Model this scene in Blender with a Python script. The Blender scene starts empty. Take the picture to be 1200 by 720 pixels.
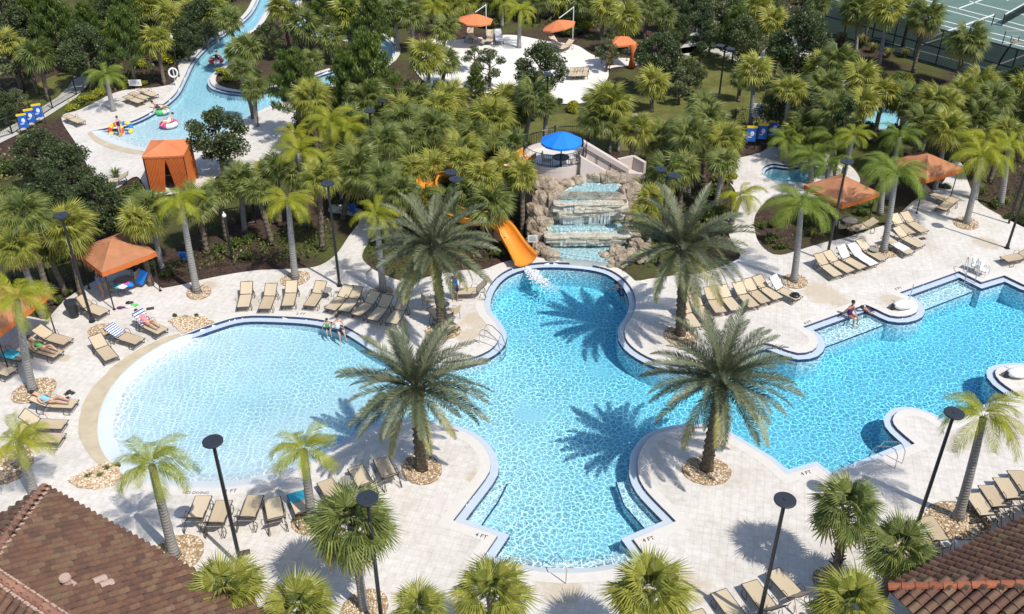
import bpy, bmesh, math, random
import numpy as np
from mathutils import Vector, Matrix, noise
from mathutils.geometry import delaunay_2d_cdt
R = math.radians
PI = math.pi
random.seed(7)
SC = bpy.context.scene
C = SC.collection

# ------------------------------------------------------------------ camera, sky, sun, exposure
CAM_H, FOC, TH = 26.5, 1103.0, math.atan(720 / 1103.0)
cam_d = bpy.data.cameras.new("camera"); cam = bpy.data.objects.new("camera", cam_d); C.objects.link(cam)
cam.location = (0, 0, CAM_H); cam.rotation_euler = (PI / 2 - TH, 0, 0)
cam_d.sensor_width = 36; cam_d.lens = FOC / 1200 * 36; cam_d.clip_start = .5; cam_d.clip_end = 3000
SC.camera = cam
SUN_DIR = Vector((.73, -.685, 1.50)).normalized()
sun_el = math.asin(SUN_DIR.z); sun_az = math.atan2(SUN_DIR.x, SUN_DIR.y)
W = bpy.data.worlds.new("World"); SC.world = W; W.use_nodes = True
nt = W.node_tree; nt.nodes.clear()
wo = nt.nodes.new('ShaderNodeOutputWorld'); wb = nt.nodes.new('ShaderNodeBackground'); sky = nt.nodes.new('ShaderNodeTexSky')
sky.sky_type = 'NISHITA'; sky.sun_disc = False; sky.sun_elevation = sun_el; sky.sun_rotation = sun_az
wb.inputs[1].default_value = 0.15
nt.links.new(sky.outputs[0], wb.inputs[0]); nt.links.new(wb.outputs[0], wo.inputs[0])
sl = bpy.data.lights.new("sun", 'SUN'); sl.energy = 4.3; sl.angle = R(.5); sl.color = (1, .94, .85)
so = bpy.data.objects.new("sun", sl); C.objects.link(so); so.rotation_euler = SUN_DIR.to_track_quat('Z', 'Y').to_euler()
SC.view_settings.view_transform = 'Standard'; SC.view_settings.look = 'None'; SC.view_settings.exposure = 0.05; SC.view_settings.gamma = 1
SC.cycles.max_bounces = 6; SC.cycles.diffuse_bounces = 3; SC.cycles.transparent_max_bounces = 12; SC.cycles.volume_bounces = 0

S_, C_ = math.sin(TH), math.cos(TH)
def at(u, v, z=0.0):
    """survey point: photograph pixel to the place at height z"""
    x = u - 600; y = FOC * C_ + (360 - v) * S_; zz = -FOC * S_ + (360 - v) * C_
    t = (z - CAM_H) / zz
    return Vector((x * t, y * t, z))
def px(p):
    z = p[2] - CAM_H; d = p[1] * C_ - z * S_; up = p[1] * S_ + z * C_
    return (600 + FOC * p[0] / d, 360 - FOC * up / d)
def dist_of(p):
    return p[1] * C_ - (p[2] - CAM_H) * S_

# ------------------------------------------------------------------ object helpers
def link(name, data, parent=None):
    o = bpy.data.objects.new(name, data); C.objects.link(o)
    if parent: o.parent = parent
    return o
def tag(o, label=None, cat=None, group=None, kind=None):
    if label: o['label'] = label
    if cat: o['category'] = cat
    if group: o['group'] = group
    if kind: o['kind'] = kind
    return o
def empty(name, loc, rz=0, label=None, cat=None, group=None, scale=1):
    o = link(name, None); o.location = loc; o.rotation_euler = (0, 0, rz); o.scale = (scale,) * 3
    o.empty_display_size = .2
    return tag(o, label, cat, group)
def copy_tree(o, parent=None):
    c = o.copy(); C.objects.link(c); c.parent = parent
    for ch in o.children: copy_tree(ch, c)
    return c
class MB:
    def __init__(s): s.v = []; s.f = []; s.m = []
    def add(s, vs, fs, mi=0):
        b = len(s.v); s.v += [tuple(p) for p in vs]; s.f += [tuple(b + i for i in f) for f in fs]; s.m += [mi] * len(fs); return s
    def box(s, c, d, rz=0, mi=0, M=None):
        vs = []
        for x in (-.5, .5):
            for y in (-.5, .5):
                for z in (-.5, .5):
                    p = Vector((x * d[0], y * d[1], z * d[2]))
                    if M is not None: p = M @ p
                    if rz: p = Matrix.Rotation(rz, 3, 'Z') @ p
                    vs.append(p + Vector(c))
        return s.add(vs, [(0, 1, 3, 2), (4, 6, 7, 5), (0, 4, 5, 1), (2, 3, 7, 6), (0, 2, 6, 4), (1, 5, 7, 3)], mi)
    def tube(s, pts, rad, n=6, cap=True, mi=0, flat=None):
        pts = [Vector(p) for p in pts]
        if not hasattr(rad, '__len__'): rad = [rad] * len(pts)
        vs = []; up0 = None
        for i, p in enumerate(pts):
            t = (pts[min(i + 1, len(pts) - 1)] - pts[max(i - 1, 0)]).normalized()
            a = t.cross(Vector((0, 0, 1)) if abs(t.z) < .95 else Vector((1, 0, 0)))
            if up0 is not None:
                a2 = up0 - t * up0.dot(t)
                if a2.length > .1: a = a2
            a.normalize(); up0 = a; b = t.cross(a)
            for k in range(n):
                q = 2 * PI * k / n
                vs.append(p + (a * math.cos(q) + b * math.sin(q)) * rad[i])
        fs = []
        for i in range(len(pts) - 1):
            for k in range(n):
                fs.append((i * n + k, i * n + (k + 1) % n, (i + 1) * n + (k + 1) % n, (i + 1) * n + k))
        if cap: fs += [tuple(range(n))[::-1], tuple((len(pts) - 1) * n + k for k in range(n))]
        return s.add(vs, fs, mi)
    def poly(s, pts, z0, z1, mi=0):
        pts = list(pts); n = len(pts)
        if sum(pts[i][0] * pts[(i + 1) % n][1] - pts[(i + 1) % n][0] * pts[i][1] for i in range(n)) < 0: pts.reverse()
        vs = [(p[0], p[1], z0) for p in pts] + [(p[0], p[1], z1) for p in pts]
        fs = [tuple(range(n, 2 * n)), tuple(range(n))[::-1]] + [(i, (i + 1) % n, n + (i + 1) % n, n + i) for i in range(n)]
        return s.add(vs, fs, mi)
    def ell(s, c, r, nu=8, nv=6, M=None, mi=0, nz=0, seed=0):
        vs = []
        for j in range(nv + 1):
            a = PI * j / nv
            for i in range(nu):
                b = 2 * PI * i / nu
                d = Vector((math.sin(a) * math.cos(b), math.sin(a) * math.sin(b), math.cos(a)))
                k = 1 + (nz * noise.noise(d * 1.6 + Vector((seed, seed * 2.3, 0))) if nz else 0)
                p = Vector((d.x * r[0], d.y * r[1], d.z * r[2])) * k
                if M is not None: p = M @ p
                vs.append(p + Vector(c))
        fs = []
        for j in range(nv):
            for i in range(nu):
                fs.append((j * nu + i, (j + 1) * nu + i, (j + 1) * nu + (i + 1) % nu, j * nu + (i + 1) % nu))
        return s.add(vs, fs, mi)
    def mesh(s, name, mats, smooth=False):
        me = bpy.data.meshes.new(name); me.from_pydata(s.v, [], s.f)
        for m in (mats if isinstance(mats, (list, tuple)) else [mats]): me.materials.append(m)
        if any(s.m): me.polygons.foreach_set('material_index', s.m)
        if smooth: me.polygons.foreach_set('use_smooth', [True] * len(me.polygons))
        me.update(); return me
    def build(s, name, mats, parent=None, smooth=False):
        return link(name, s.mesh(name, mats, smooth), parent)
def mesh_np(name, V, F, mat, smooth=False):
    V = np.asarray(V, dtype=np.float32); F = np.asarray(F, dtype=np.int32); k = F.shape[1]
    me = bpy.data.meshes.new(name); me.vertices.add(len(V)); me.vertices.foreach_set('co', V.ravel())
    me.loops.add(F.size); me.loops.foreach_set('vertex_index', F.ravel())
    me.polygons.add(len(F)); me.polygons.foreach_set('loop_start', np.arange(0, F.size, k, dtype=np.int32))
    me.polygons.foreach_set('loop_total', np.full(len(F), k, dtype=np.int32))
    if smooth: me.polygons.foreach_set('use_smooth', np.ones(len(F), dtype=bool))
    me.materials.append(mat); me.update(calc_edges=True); return me

# ------------------------------------------------------------------ materials
class NG:
    def __init__(s, name):
        s.m = bpy.data.materials.new(name); s.m.use_nodes = True; s.t = s.m.node_tree; s.t.nodes.clear()
        s.out = s.n('ShaderNodeOutputMaterial')
    def n(s, t, **kw):
        x = s.t.nodes.new(t)
        for k, v in kw.items(): setattr(x, k, v)
        return x
    def l(s, a, b): s.t.links.new(a, b)
    def setin(s, node, i, v):
        if hasattr(v, 'links') or isinstance(v, bpy.types.NodeSocket): s.l(v, node.inputs[i])
        else: node.inputs[i].default_value = v
    def math(s, op, a, b=0.0, c=None, clamp=False):
        x = s.n('ShaderNodeMath', operation=op, use_clamp=clamp); s.setin(x, 0, a); s.setin(x, 1, b)
        if c is not None: s.setin(x, 2, c)
        return x.outputs[0]
    def mix(s, fac, a, b, mode='MIX'):
        x = s.n('ShaderNodeMix', data_type='RGBA', blend_type=mode); s.setin(x, 0, fac); s.setin(x, 6, a); s.setin(x, 7, b); return x.outputs[2]
    def coord(s, kind='Object'): return s.n('ShaderNodeTexCoord').outputs[kind]
    def pos(s): return s.n('ShaderNodeNewGeometry').outputs['Position']
    def noise(s, vec, scale, detail=3, rough=.55, out='Fac'):
        x = s.n('ShaderNodeTexNoise'); s.l(vec, x.inputs['Vector']); x.inputs['Scale'].default_value = scale
        x.inputs['Detail'].default_value = detail; x.inputs['Roughness'].default_value = rough; return x.outputs[out]
    def ramp(s, fac, stops, interp='LINEAR'):
        x = s.n('ShaderNodeValToRGB'); x.color_ramp.interpolation = interp; e = x.color_ramp.elements
        while len(e) < len(stops): e.new(.5)
        for q, (p, c) in zip(e, stops):
            q.position = p; q.color = (*c, 1) if len(c) == 3 else c
        s.l(fac, x.inputs[0]); return x.outputs[0]
    def bump(s, h, strength=.3, dist=.05, nrm=None):
        x = s.n('ShaderNodeBump'); x.inputs['Strength'].default_value = strength; x.inputs['Distance'].default_value = dist
        s.l(h, x.inputs['Height'])
        if nrm is not None: s.l(nrm, x.inputs['Normal'])
        return x.outputs[0]
    def bsdf(s, color, rough=.8, normal=None, metallic=0, spec=.4):
        x = s.n('ShaderNodeBsdfPrincipled'); s.setin(x, 'Base Color', color if not isinstance(color, tuple) else (*color[:3], 1))
        s.setin(x, 'Roughness', rough); x.inputs['Metallic'].default_value = metallic; x.inputs['Specular IOR Level'].default_value = spec
        if normal is not None: s.l(normal, x.inputs['Normal'])
        return x.outputs[0]
    def done(s, sh): s.l(sh, s.out.inputs[0]); return s.m
def c4(c): return (c[0], c[1], c[2], 1)
def simple(name, col, rough=.7, var=.2, scale=6, bump=.15, metallic=0, spec=.4, objvar=0.0, co='Object'):
    g = NG(name); v = g.coord(co) if co != 'pos' else g.pos(); nz = g.noise(v, scale, 4)
    k = g.math('MULTIPLY_ADD', nz, 2 * var, 1 - var)
    if objvar:
        k = g.math('MULTIPLY', k, g.math('MULTIPLY_ADD', g.n('ShaderNodeObjectInfo').outputs['Random'], 2 * objvar, 1 - objvar))
    cc = g.n('ShaderNodeVectorMath', operation='SCALE'); cc.inputs[0].default_value = col; g.l(k, cc.inputs['Scale'])
    return g.done(g.bsdf(cc.outputs[0], rough, g.bump(g.noise(v, scale * 5, 3), bump, .02), metallic, spec))
def leafmat(name, cA, cB, cC=None, trans=.25, rough=.45, island=True):
    g = NG(name); oi = g.n('ShaderNodeObjectInfo').outputs['Random']
    r = oi
    if island:
        r = g.math('FRACT', g.math('ADD', oi, g.math('MULTIPLY', g.n('ShaderNodeNewGeometry').outputs['Random Per Island'], .6)))
    st = [(0, cA), (.7, cB)] + ([(1, cC)] if cC else [])
    col = g.ramp(r, st)
    a = g.bsdf(col, rough, spec=.35)
    t = g.n('ShaderNodeBsdfTranslucent'); g.l(g.mix(.5, col, c4((cB[0] * 1.3, cB[1] * 1.3, cB[2] * .6))), t.inputs[0])
    m = g.n('ShaderNodeMixShader'); m.inputs[0].default_value = trans; g.l(a, m.inputs[1]); g.l(t.outputs[0], m.inputs[2])
    return g.done(m.outputs[0])
M = {}
# deck pavers
def deck_mat():
    g = NG('pale_pavers'); p = g.pos()
    mp = g.n('ShaderNodeMapping'); mp.inputs['Rotation'].default_value = (0, 0, R(14)); g.l(p, mp.inputs[0])
    b = g.n('ShaderNodeTexBrick'); g.l(mp.outputs[0], b.inputs['Vector']); b.inputs['Scale'].default_value = 1
    b.offset = 0.0; b.inputs['Brick Width'].default_value = .31; b.inputs['Row Height'].default_value = .31; b.inputs['Mortar Size'].default_value = .010
    b.inputs['Color1'].default_value = (1, 1, 1, 1); b.inputs['Color2'].default_value = (.92, .92, .92, 1); b.inputs['Mortar'].default_value = (.80, .78, .75, 1); b.inputs['Bias'].default_value = -.2
    n1 = g.noise(p, .35, 5, .65); n2 = g.noise(p, 3.5, 4, .6); n3 = g.noise(p, 25, 2)
    base = g.ramp(n1, [(.32, (.57, .54, .49)), (.5, (.665, .635, .60)), (.68, (.72, .69, .66))])
    col = g.mix(.75, base, b.outputs[0], 'MULTIPLY')
    col = g.mix(1, col, g.ramp(n2, [(.3, (.86, .84, .81)), (.6, (1, 1, 1))]), 'MULTIPLY')
    # water stains that dried on the paving
    st = None
    for (u, v, r) in [(960, 343, 1.7), (978, 350, 1.2), (1045, 352, .9), (1155, 285, 1.3), (1148, 315, .8), (560, 375, 1.5), (548, 392, 1.0), (590, 345, .8), (655, 690, 1.4), (560, 560, .8), (806, 690, 1.3), (245, 335, .8), (1000, 400, .3), (76, 420, .5)]:
        q = at(u, v); d = g.n('ShaderNodeVectorMath', operation='DISTANCE'); g.l(p, d.inputs[0]); d.inputs[1].default_value = q
        w = g.math('SUBTRACT', 1.0, g.math('DIVIDE', d.outputs['Value'], r), clamp=True)
        st = w if st is None else g.math('MAXIMUM', st, w)
    sm = g.math('MULTIPLY', g.math('SUBTRACT', g.math('ADD', st, g.math('MULTIPLY', g.noise(p, 1.6, 4, .7), 1.2)), .85), 3, clamp=True)
    sm = g.math('MULTIPLY', sm, g.math('MULTIPLY', st, 2.5, clamp=True))
    col = g.mix(g.math('MULTIPLY', sm, .6), col, (.47, .38, .25, 1))
    h = g.math('ADD', g.math('MULTIPLY', b.outputs['Fac'], -1), g.math('MULTIPLY', n3, .3))
    return g.done(g.bsdf(col, .85, g.bump(h, .35, .01), spec=.25))
M['deck'] = deck_mat()
M['sandstone'] = simple('sun_bleached_concrete', (.74, .71, .66), .9, .08, 1.2, .2, co='pos')
M['path'] = simple('concrete_path', (.50, .48, .44), .9, .15, 1.5, .2, co='pos')
M['coping'] = simple('coping_stone', (.64, .61, .57), .8, .1, 3, .2, co='pos')
M['stain'] = simple('stained_entry_band', (.50, .43, .31), .85, .3, 1.6, .2, co='pos')
M['rim'] = simple('pale_gutter_tile', (.50, .58, .66), .35, .06, 3, .05, co='pos')
M['navy'] = simple('navy_tile', (.028, .055, .13), .25, .3, 8, .05, co='pos')
def plaster():
    g = NG('pool_plaster'); p = g.pos(); n1 = g.noise(p, .5, 4)
    return g.done(g.bsdf(g.ramp(n1, [(.3, (.53, .60, .63)), (.7, (.60, .66, .68))]), .8))
M['plaster'] = plaster()
def ground_mat():
    g = NG('mulch_ground'); p = g.pos()
    n1 = g.noise(p, .12, 4); n2 = g.noise(p, 6, 5, .75); n3 = g.noise(p, 30, 3, .8)
    col = g.ramp(n2, [(.3, (.035, .022, .018)), (.5, (.085, .055, .045)), (.72, (.16, .115, .09))])
    gr = g.ramp(n3, [(.3, (.05, .065, .02)), (.7, (.17, .18, .06))])
    col = g.mix(g.math('MULTIPLY', g.math('SUBTRACT', n1, .47), 8, clamp=True), col, gr)
    return g.done(g.bsdf(col, .95, g.bump(g.math('ADD', n2, g.math('MULTIPLY', n3, .5)), 1, .12), spec=.1))
M['ground'] = ground_mat()
def lawn_mat():
    g = NG('dry_lawn'); p = g.pos(); n1 = g.noise(p, .6, 5, .7); n3 = g.noise(p, 20, 4, .8)
    col = g.ramp(n1, [(.3, (.10, .12, .035)), (.55, (.19, .19, .06)), (.75, (.27, .24, .11))])
    col = g.mix(.6, col, g.ramp(n3, [(.3, (.5, .5, .5)), (.7, (1.2, 1.2, 1.2))]), 'MULTIPLY')
    return g.done(g.bsdf(col, .95, g.bump(n3, 1, .08), spec=.1))
M['lawn'] = lawn_mat()
def water_mat(name, caustic_amp, scale, tint=(.97, .99, 1.0), absb=(0.14, .815, .955), dens=.52, discs=()):
    g = NG(name); p = g.pos()
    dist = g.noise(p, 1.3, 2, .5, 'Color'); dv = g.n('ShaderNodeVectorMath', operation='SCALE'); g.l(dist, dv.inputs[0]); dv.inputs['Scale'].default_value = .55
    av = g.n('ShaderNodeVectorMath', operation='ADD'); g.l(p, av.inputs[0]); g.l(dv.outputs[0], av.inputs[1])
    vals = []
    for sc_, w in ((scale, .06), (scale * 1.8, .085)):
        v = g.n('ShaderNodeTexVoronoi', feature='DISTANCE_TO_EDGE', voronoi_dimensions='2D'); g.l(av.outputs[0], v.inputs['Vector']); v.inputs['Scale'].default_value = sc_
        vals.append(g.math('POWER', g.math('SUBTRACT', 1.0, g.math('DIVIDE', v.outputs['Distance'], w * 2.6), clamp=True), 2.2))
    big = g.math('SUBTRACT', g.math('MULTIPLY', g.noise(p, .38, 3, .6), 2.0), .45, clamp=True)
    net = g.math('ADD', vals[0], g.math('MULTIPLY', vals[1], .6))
    a = g.math('MULTIPLY', g.math('MULTIPLY_ADD', big, 1.25, .38), caustic_amp)
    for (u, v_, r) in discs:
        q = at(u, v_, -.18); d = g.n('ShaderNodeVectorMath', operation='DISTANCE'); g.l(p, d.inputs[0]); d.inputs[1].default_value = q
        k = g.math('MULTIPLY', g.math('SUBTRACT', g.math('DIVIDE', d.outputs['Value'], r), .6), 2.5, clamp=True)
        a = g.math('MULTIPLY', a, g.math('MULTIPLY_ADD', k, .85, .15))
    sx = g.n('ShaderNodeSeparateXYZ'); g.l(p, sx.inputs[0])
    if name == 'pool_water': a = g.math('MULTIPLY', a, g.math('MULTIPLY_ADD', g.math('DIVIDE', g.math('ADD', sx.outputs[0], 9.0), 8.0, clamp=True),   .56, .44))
    bright = g.math('ADD', g.math('SUBTRACT', 1.0, g.math('MULTIPLY', a, .30)), g.math('MULTIPLY', net, a))  # caustic light painted into the transparent colour: dimmed cells, brightened lines
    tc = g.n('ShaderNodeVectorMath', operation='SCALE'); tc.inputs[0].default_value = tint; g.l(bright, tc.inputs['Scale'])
    tr = g.n('ShaderNodeBsdfTransparent'); g.l(tc.outputs[0], tr.inputs[0])
    gl = g.n('ShaderNodeBsdfGlossy'); gl.inputs['Roughness'].default_value = .10
    wv = g.noise(av.outputs[0], 2.4, 3, .6, 'Color'); w1 = g.n('ShaderNodeVectorMath', operation='SUBTRACT'); g.l(wv, w1.inputs[0]); w1.inputs[1].default_value = (.5, .5, .5)
    w2 = g.n('ShaderNodeVectorMath', operation='MULTIPLY_ADD'); g.l(w1.outputs[0], w2.inputs[0]); w2.inputs[1].default_value = (.32, .32, 0); w2.inputs[2].default_value = (0, 0, 1)
    w3 = g.n('ShaderNodeVectorMath', operation='NORMALIZE'); g.l(w2.outputs[0], w3.inputs[0]); g.l(w3.outputs[0], gl.inputs['Normal'])
    dt = g.n('ShaderNodeVectorMath', operation='DOT_PRODUCT'); gg = g.n('ShaderNodeNewGeometry'); g.l(gg.outputs['Incoming'], dt.inputs[0]); g.l(gg.outputs['True Normal'], dt.inputs[1])
    fr = g.math('MULTIPLY_ADD', g.math('POWER', g.math('SUBTRACT', 1.0, g.math('ABSOLUTE', dt.outputs['Value']), clamp=True), 5), .98, .02)
    m = g.n('ShaderNodeMixShader'); g.l(fr, m.inputs[0]); g.l(tr.outputs[0], m.inputs[1]); g.l(gl.outputs[0], m.inputs[2])
    va = g.n('ShaderNodeVolumeAbsorption'); va.inputs['Color'].default_value = (*absb, 1); va.inputs['Density'].default_value = dens
    g.l(va.outputs[0], g.out.inputs['Volume'])
    return g.done(m.outputs[0])
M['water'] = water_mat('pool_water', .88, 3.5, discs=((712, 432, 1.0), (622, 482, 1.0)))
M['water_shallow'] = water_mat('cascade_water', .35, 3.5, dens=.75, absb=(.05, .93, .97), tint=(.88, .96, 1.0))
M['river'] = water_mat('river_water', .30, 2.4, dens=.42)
M['sabal'] = leafmat('fan_palm_leaf', (.085, .12, .032), (.185, .225, .06), (.29, .30, .075), .28)
M['sabal_y'] = leafmat('yellowish_fan_palm_leaf', (.17, .20, .035), (.32, .33, .06), (.42, .39, .075), .3)
M['sabal_low'] = leafmat('old_fan_palm_leaf', (.20, .21, .045), (.32, .29, .06), (.33, .24, .11))
M['sabal_dead'] = leafmat('dead_fan_palm_leaf', (.20, .13, .08), (.32, .22, .13), (.40, .30, .19), .1)
M['queen'] = leafmat('queen_palm_leaf', (.24, .29, .03), (.40, .42, .04), (.52, .46, .04), .4)
M['queen_green'] = leafmat('green_queen_palm_leaf', (.13, .21, .04), (.26, .34, .06), (.35, .38, .06), .4)
M['date'] = leafmat('date_palm_leaf', (.06, .078, .042), (.135, .155, .085), (.27, .27, .15), .10)
M['date_low'] = leafmat('old_date_palm_leaf', (.22, .22, .08), (.33, .31, .11), (.38, .31, .14), .2)
M['oak'] = leafmat('oak_leaf', (.045, .07, .03), (.095, .13, .05), (.15, .18, .07), .25)
M['grey_tree'] = leafmat('grey_green_leaf', (.09, .12, .06), (.16, .19, .09), (.21, .23, .12), .25)
M['pine'] = leafmat('pine_needle', (.06, .10, .025), (.13, .19, .035), (.20, .25, .05), .25)
M['bush'] = leafmat('shrub_leaf', (.05, .085, .02), (.11, .15, .035), (.17, .20, .05), .25)
M['lime'] = leafmat('yellow_shrub_leaf', (.24, .27, .03), (.36, .36, .04), (.45, .42, .05), .3)
M['grass'] = leafmat('bunch_grass', (.15, .17, .05), (.27, .27, .09), (.36, .33, .13), .3)
def trunk_mat(name, a, b, ring=0, dia=False):
    g = NG(name); c = g.coord('Object'); n = g.noise(c, 9, 4, .7); col = g.ramp(n, [(.3, a), (.7, b)])
    s = g.n('ShaderNodeSeparateXYZ'); g.l(c, s.inputs[0])
    h = n
    if ring:
        w = g.math('SINE', g.math('MULTIPLY', s.outputs[2], ring)); h = g.math('ADD', w, n)
        col = g.mix(g.math('MULTIPLY_ADD', w, .05, .10), col, c4([x * .6 for x in a]))
    return g.done(g.bsdf(col, .9, g.bump(h, .45, .02), spec=.1))
M['trunk_grey'] = trunk_mat('smooth_grey_trunk', (.24, .23, .22), (.36, .35, .33), 45)
M['trunk_brown'] = trunk_mat('fibrous_trunk', (.11, .085, .065), (.24, .20, .16), 22)
M['trunk_date'] = trunk_mat('date_palm_trunk', (.085, .065, .048), (.20, .16, .115), 40)
M['bark'] = trunk_mat('bark', (.10, .08, .065), (.22, .19, .16))
M['black'] = simple('black_painted_metal', (.018, .02, .024), .4, .1, 4, .02, spec=.5)
M['lamp_disc'] = simple('dark_lamp_disc', (.03, .036, .048), .45, .1, 3, .02)
M['chrome'] = simple('stainless_steel', (.62, .64, .66), .25, .05, 4, .02, metallic=1)
M['bronze'] = simple('bronze_lounger_frame', (.07, .058, .05), .4, .1, 4, .02, spec=.5)
def sling():
    g = NG('tan_sling'); c = g.coord('Object'); s = g.n('ShaderNodeSeparateXYZ'); g.l(c, s.inputs[0])
    w = g.math('MULTIPLY_ADD', g.math('SINE', g.math('MULTIPLY', s.outputs[1], 260)), .05, .95)
    oi = g.n('ShaderNodeObjectInfo').outputs['Random']
    col = g.ramp(oi, [(0, (.50, .40, .27)), (1, (.62, .52, .37))])
    cc = g.n('ShaderNodeVectorMath', operation='SCALE'); g.l(col, cc.inputs[0]); g.l(w, cc.inputs['Scale'])
    return g.done(g.bsdf(cc.outputs[0], .75, g.bump(g.noise(c, 60, 2), .1, .01)))
M['sling'] = sling()
M['orange'] = simple('orange_canvas', (.66, .21, .085), .85, .16, 2.0, .4)
M['orange_dull'] = simple('weathered_orange_canvas', (.41, .18, .09), .9, .32, 2.2, .5)
M['orange_side'] = simple('bright_orange_curtain', (.55, .15, .035), .85, .2, 2.5, .4)
M['slide'] = simple('orange_fibreglass', (.74, .28, .035), .28, .22, 2.5, .05, spec=.6)
M['white'] = simple('white_paint', (.80, .80, .80), .5, .04, 4, .05)
M['towel'] = simple('white_towel', (.82, .82, .84), .95, .05, 20, .4)
M['blue'] = simple('blue_canvas', (.01, .20, .72), .7, .1, 2, .1)
M['teal'] = simple('turquoise_towel', (.06, .48, .62), .9, .1, 12, .3)
M['pink'] = simple('pink_vinyl', (.80, .07, .28), .3, .08, 4, .05)
M['green'] = simple('green_vinyl', (.10, .55, .16), .3, .08, 4, .05)
M['yellow'] = simple('yellow_vinyl', (.85, .62, .03), .4, .08, 4, .05)
M['red'] = simple('red_vinyl', (.72, .05, .03), .35, .08, 4, .05)
M['sign_blue'] = simple('sign_blue', (.02, .13, .55), .5, .12, 3, .05)
M['stucco'] = simple('pinkish_stucco', (.58, .50, .46), .9, .07, 3, .3)
M['terrace'] = simple('pale_terrace_floor', (.62, .59, .55), .9, .08, 3, .2)
M['skin_a'] = simple('light_skin', (.60, .36, .25), .6, .05, 8, .02)
M['skin_b'] = simple('tanned_skin', (.40, .20, .12), .6, .05, 8, .02)
M['hair'] = simple('dark_hair', (.022, .015, .012), .6, .2, 20, .2)
M['swim_navy'] = simple('navy_swimwear', (.02, .03, .09), .7, .1, 8, .05)
M['swim_purple'] = simple('purple_swimwear', (.12, .02, .12), .7, .2, 8, .05)
M['swim_blue'] = simple('blue_swimwear', (.05, .22, .62), .7, .2, 12, .05)
M['swim_teal'] = simple('light_blue_swimwear', (.20, .50, .66), .7, .25, 14, .05)
M['swim_green'] = simple('green_shirt', (.12, .36, .10), .8, .1, 8, .05)
M['swim_pink'] = simple('pink_swimwear', (.75, .24, .30), .8, .1, 8, .05)
M['swim_white'] = simple('white_shirt', (.78, .78, .78), .8, .05, 8, .05)
def stripe():
    g = NG('blue_striped_towel'); s = g.n('ShaderNodeSeparateXYZ'); g.l(g.coord('Object'), s.inputs[0])
    f = g.math('GREATER_THAN', g.math('SINE', g.math('MULTIPLY', s.outputs[0], 62)), 0)
    return g.done(g.bsdf(g.mix(f, (.06, .14, .42, 1), (.80, .80, .82, 1)), .95))
M['stripe'] = stripe()
def tile_mat():
    g = NG('clay_roof_tile'); oi = g.n('ShaderNodeObjectInfo').outputs['Random']; isl = g.n('ShaderNodeNewGeometry').outputs['Random Per Island']
    r = g.math('FRACT', g.math('ADD', oi, isl)); p = g.pos(); n = g.noise(p, 7, 4, .7)
    col = g.ramp(r, [(0, (.11, .062, .045)), (.35, (.145, .075, .05)), (.65, (.18, .095, .06)), (.85, (.17, .115, .068)), (1, (.22, .125, .08))])
    col = g.mix(.6, col, g.ramp(n, [(.3, (.55, .55, .55)), (.7, (1.15, 1.1, 1.05))]), 'MULTIPLY')
    return g.done(g.bsdf(col, .75, g.bump(g.noise(p, 40, 3), .3, .01)))
M['tile'] = tile_mat()
M['cap'] = simple('clay_ridge_tile', (.30, .15, .10), .8, .2, 5, .2, objvar=.2, co='pos')
M['cap_bright'] = simple('bright_clay_ridge_tile', (.36, .12, .06), .8, .25, 5, .2, objvar=.2, co='pos')
M['mortar'] = simple('pale_mortar', (.46, .33, .27), .9, .15, 9, .5, co='pos')
M['underlay'] = simple('dark_roof_underlay', (.05, .03, .025), .9, .1, 3, .1)
def rock_mat():
    g = NG('tan_artificial_rock'); p = g.pos(); n1 = g.noise(p, 1.4, 6, .68); n2 = g.noise(p, 7, 5, .75)
    v = g.n('ShaderNodeTexVoronoi', feature='DISTANCE_TO_EDGE'); g.l(p, v.inputs['Vector']); v.inputs['Scale'].default_value = 1.4
    col = g.ramp(n1, [(.28, (.24, .19, .14)), (.5, (.44, .36, .27)), (.7, (.60, .51, .40))])
    col = g.mix(.5, col, g.ramp(n2, [(.3, (.6, .57, .55)), (.65, (1.1, 1.1, 1.1))]), 'MULTIPLY')
    crack = g.math('LESS_THAN', v.outputs['Distance'], .018); col = g.mix(g.math('MULTIPLY', crack, .7), col, (.12, .09, .07, 1))
    return g.done(g.bsdf(col, .85, g.bump(g.math('ADD', n2, n1), .9, .12), spec=.2))
M['rock'] = rock_mat()
def ledge_mat():
    g = NG('pale_wet_ledge_rock'); p = g.pos(); n1 = g.noise(p, 1.8, 6, .7); n2 = g.noise(p, 6, 5, .75)
    mp = g.n('ShaderNodeMapping'); mp.inputs['Scale'].default_value = (4, 4, .5); g.l(p, mp.inputs[0]); st_ = g.noise(mp.outputs[0], 1.5, 4, .6)
    col = g.ramp(n1, [(.3, (.40, .36, .29)), (.5, (.60, .56, .47)), (.7, (.72, .70, .62))]); col = g.mix(.6, col, g.ramp(st_, [(.35, (.55, .58, .48)), (.6, (1, 1, 1))]), 'MULTIPLY'); col = g.mix(.5, col, g.ramp(n2, [(.3, (.6, .57, .52)), (.6, (1.1, 1.1, 1.1))]), 'MULTIPLY')
    return g.done(g.bsdf(col, .45, g.bump(g.math('ADD', n2, n1), .8, .1), spec=.4))
M['ledge'] = ledge_mat()
def veil():
    g = NG('falling_water_veil'); p = g.pos(); mp = g.n('ShaderNodeMapping'); mp.inputs['Scale'].default_value = (9, 9, .6); g.l(p, mp.inputs[0]); n_ = g.noise(mp.outputs[0], 1.4, 4, .6)
    d = g.bsdf((.80, .88, .92), .3); t = g.n('ShaderNodeBsdfTransparent'); m = g.n('ShaderNodeMixShader'); g.l(g.math('MULTIPLY', g.math('SUBTRACT', n_, .40), 3.2, clamp=True), m.inputs[0]); g.l(t.outputs[0], m.inputs[1]); g.l(d, m.inputs[2]); return g.done(m.outputs[0])
M['veil'] = veil()
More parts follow.
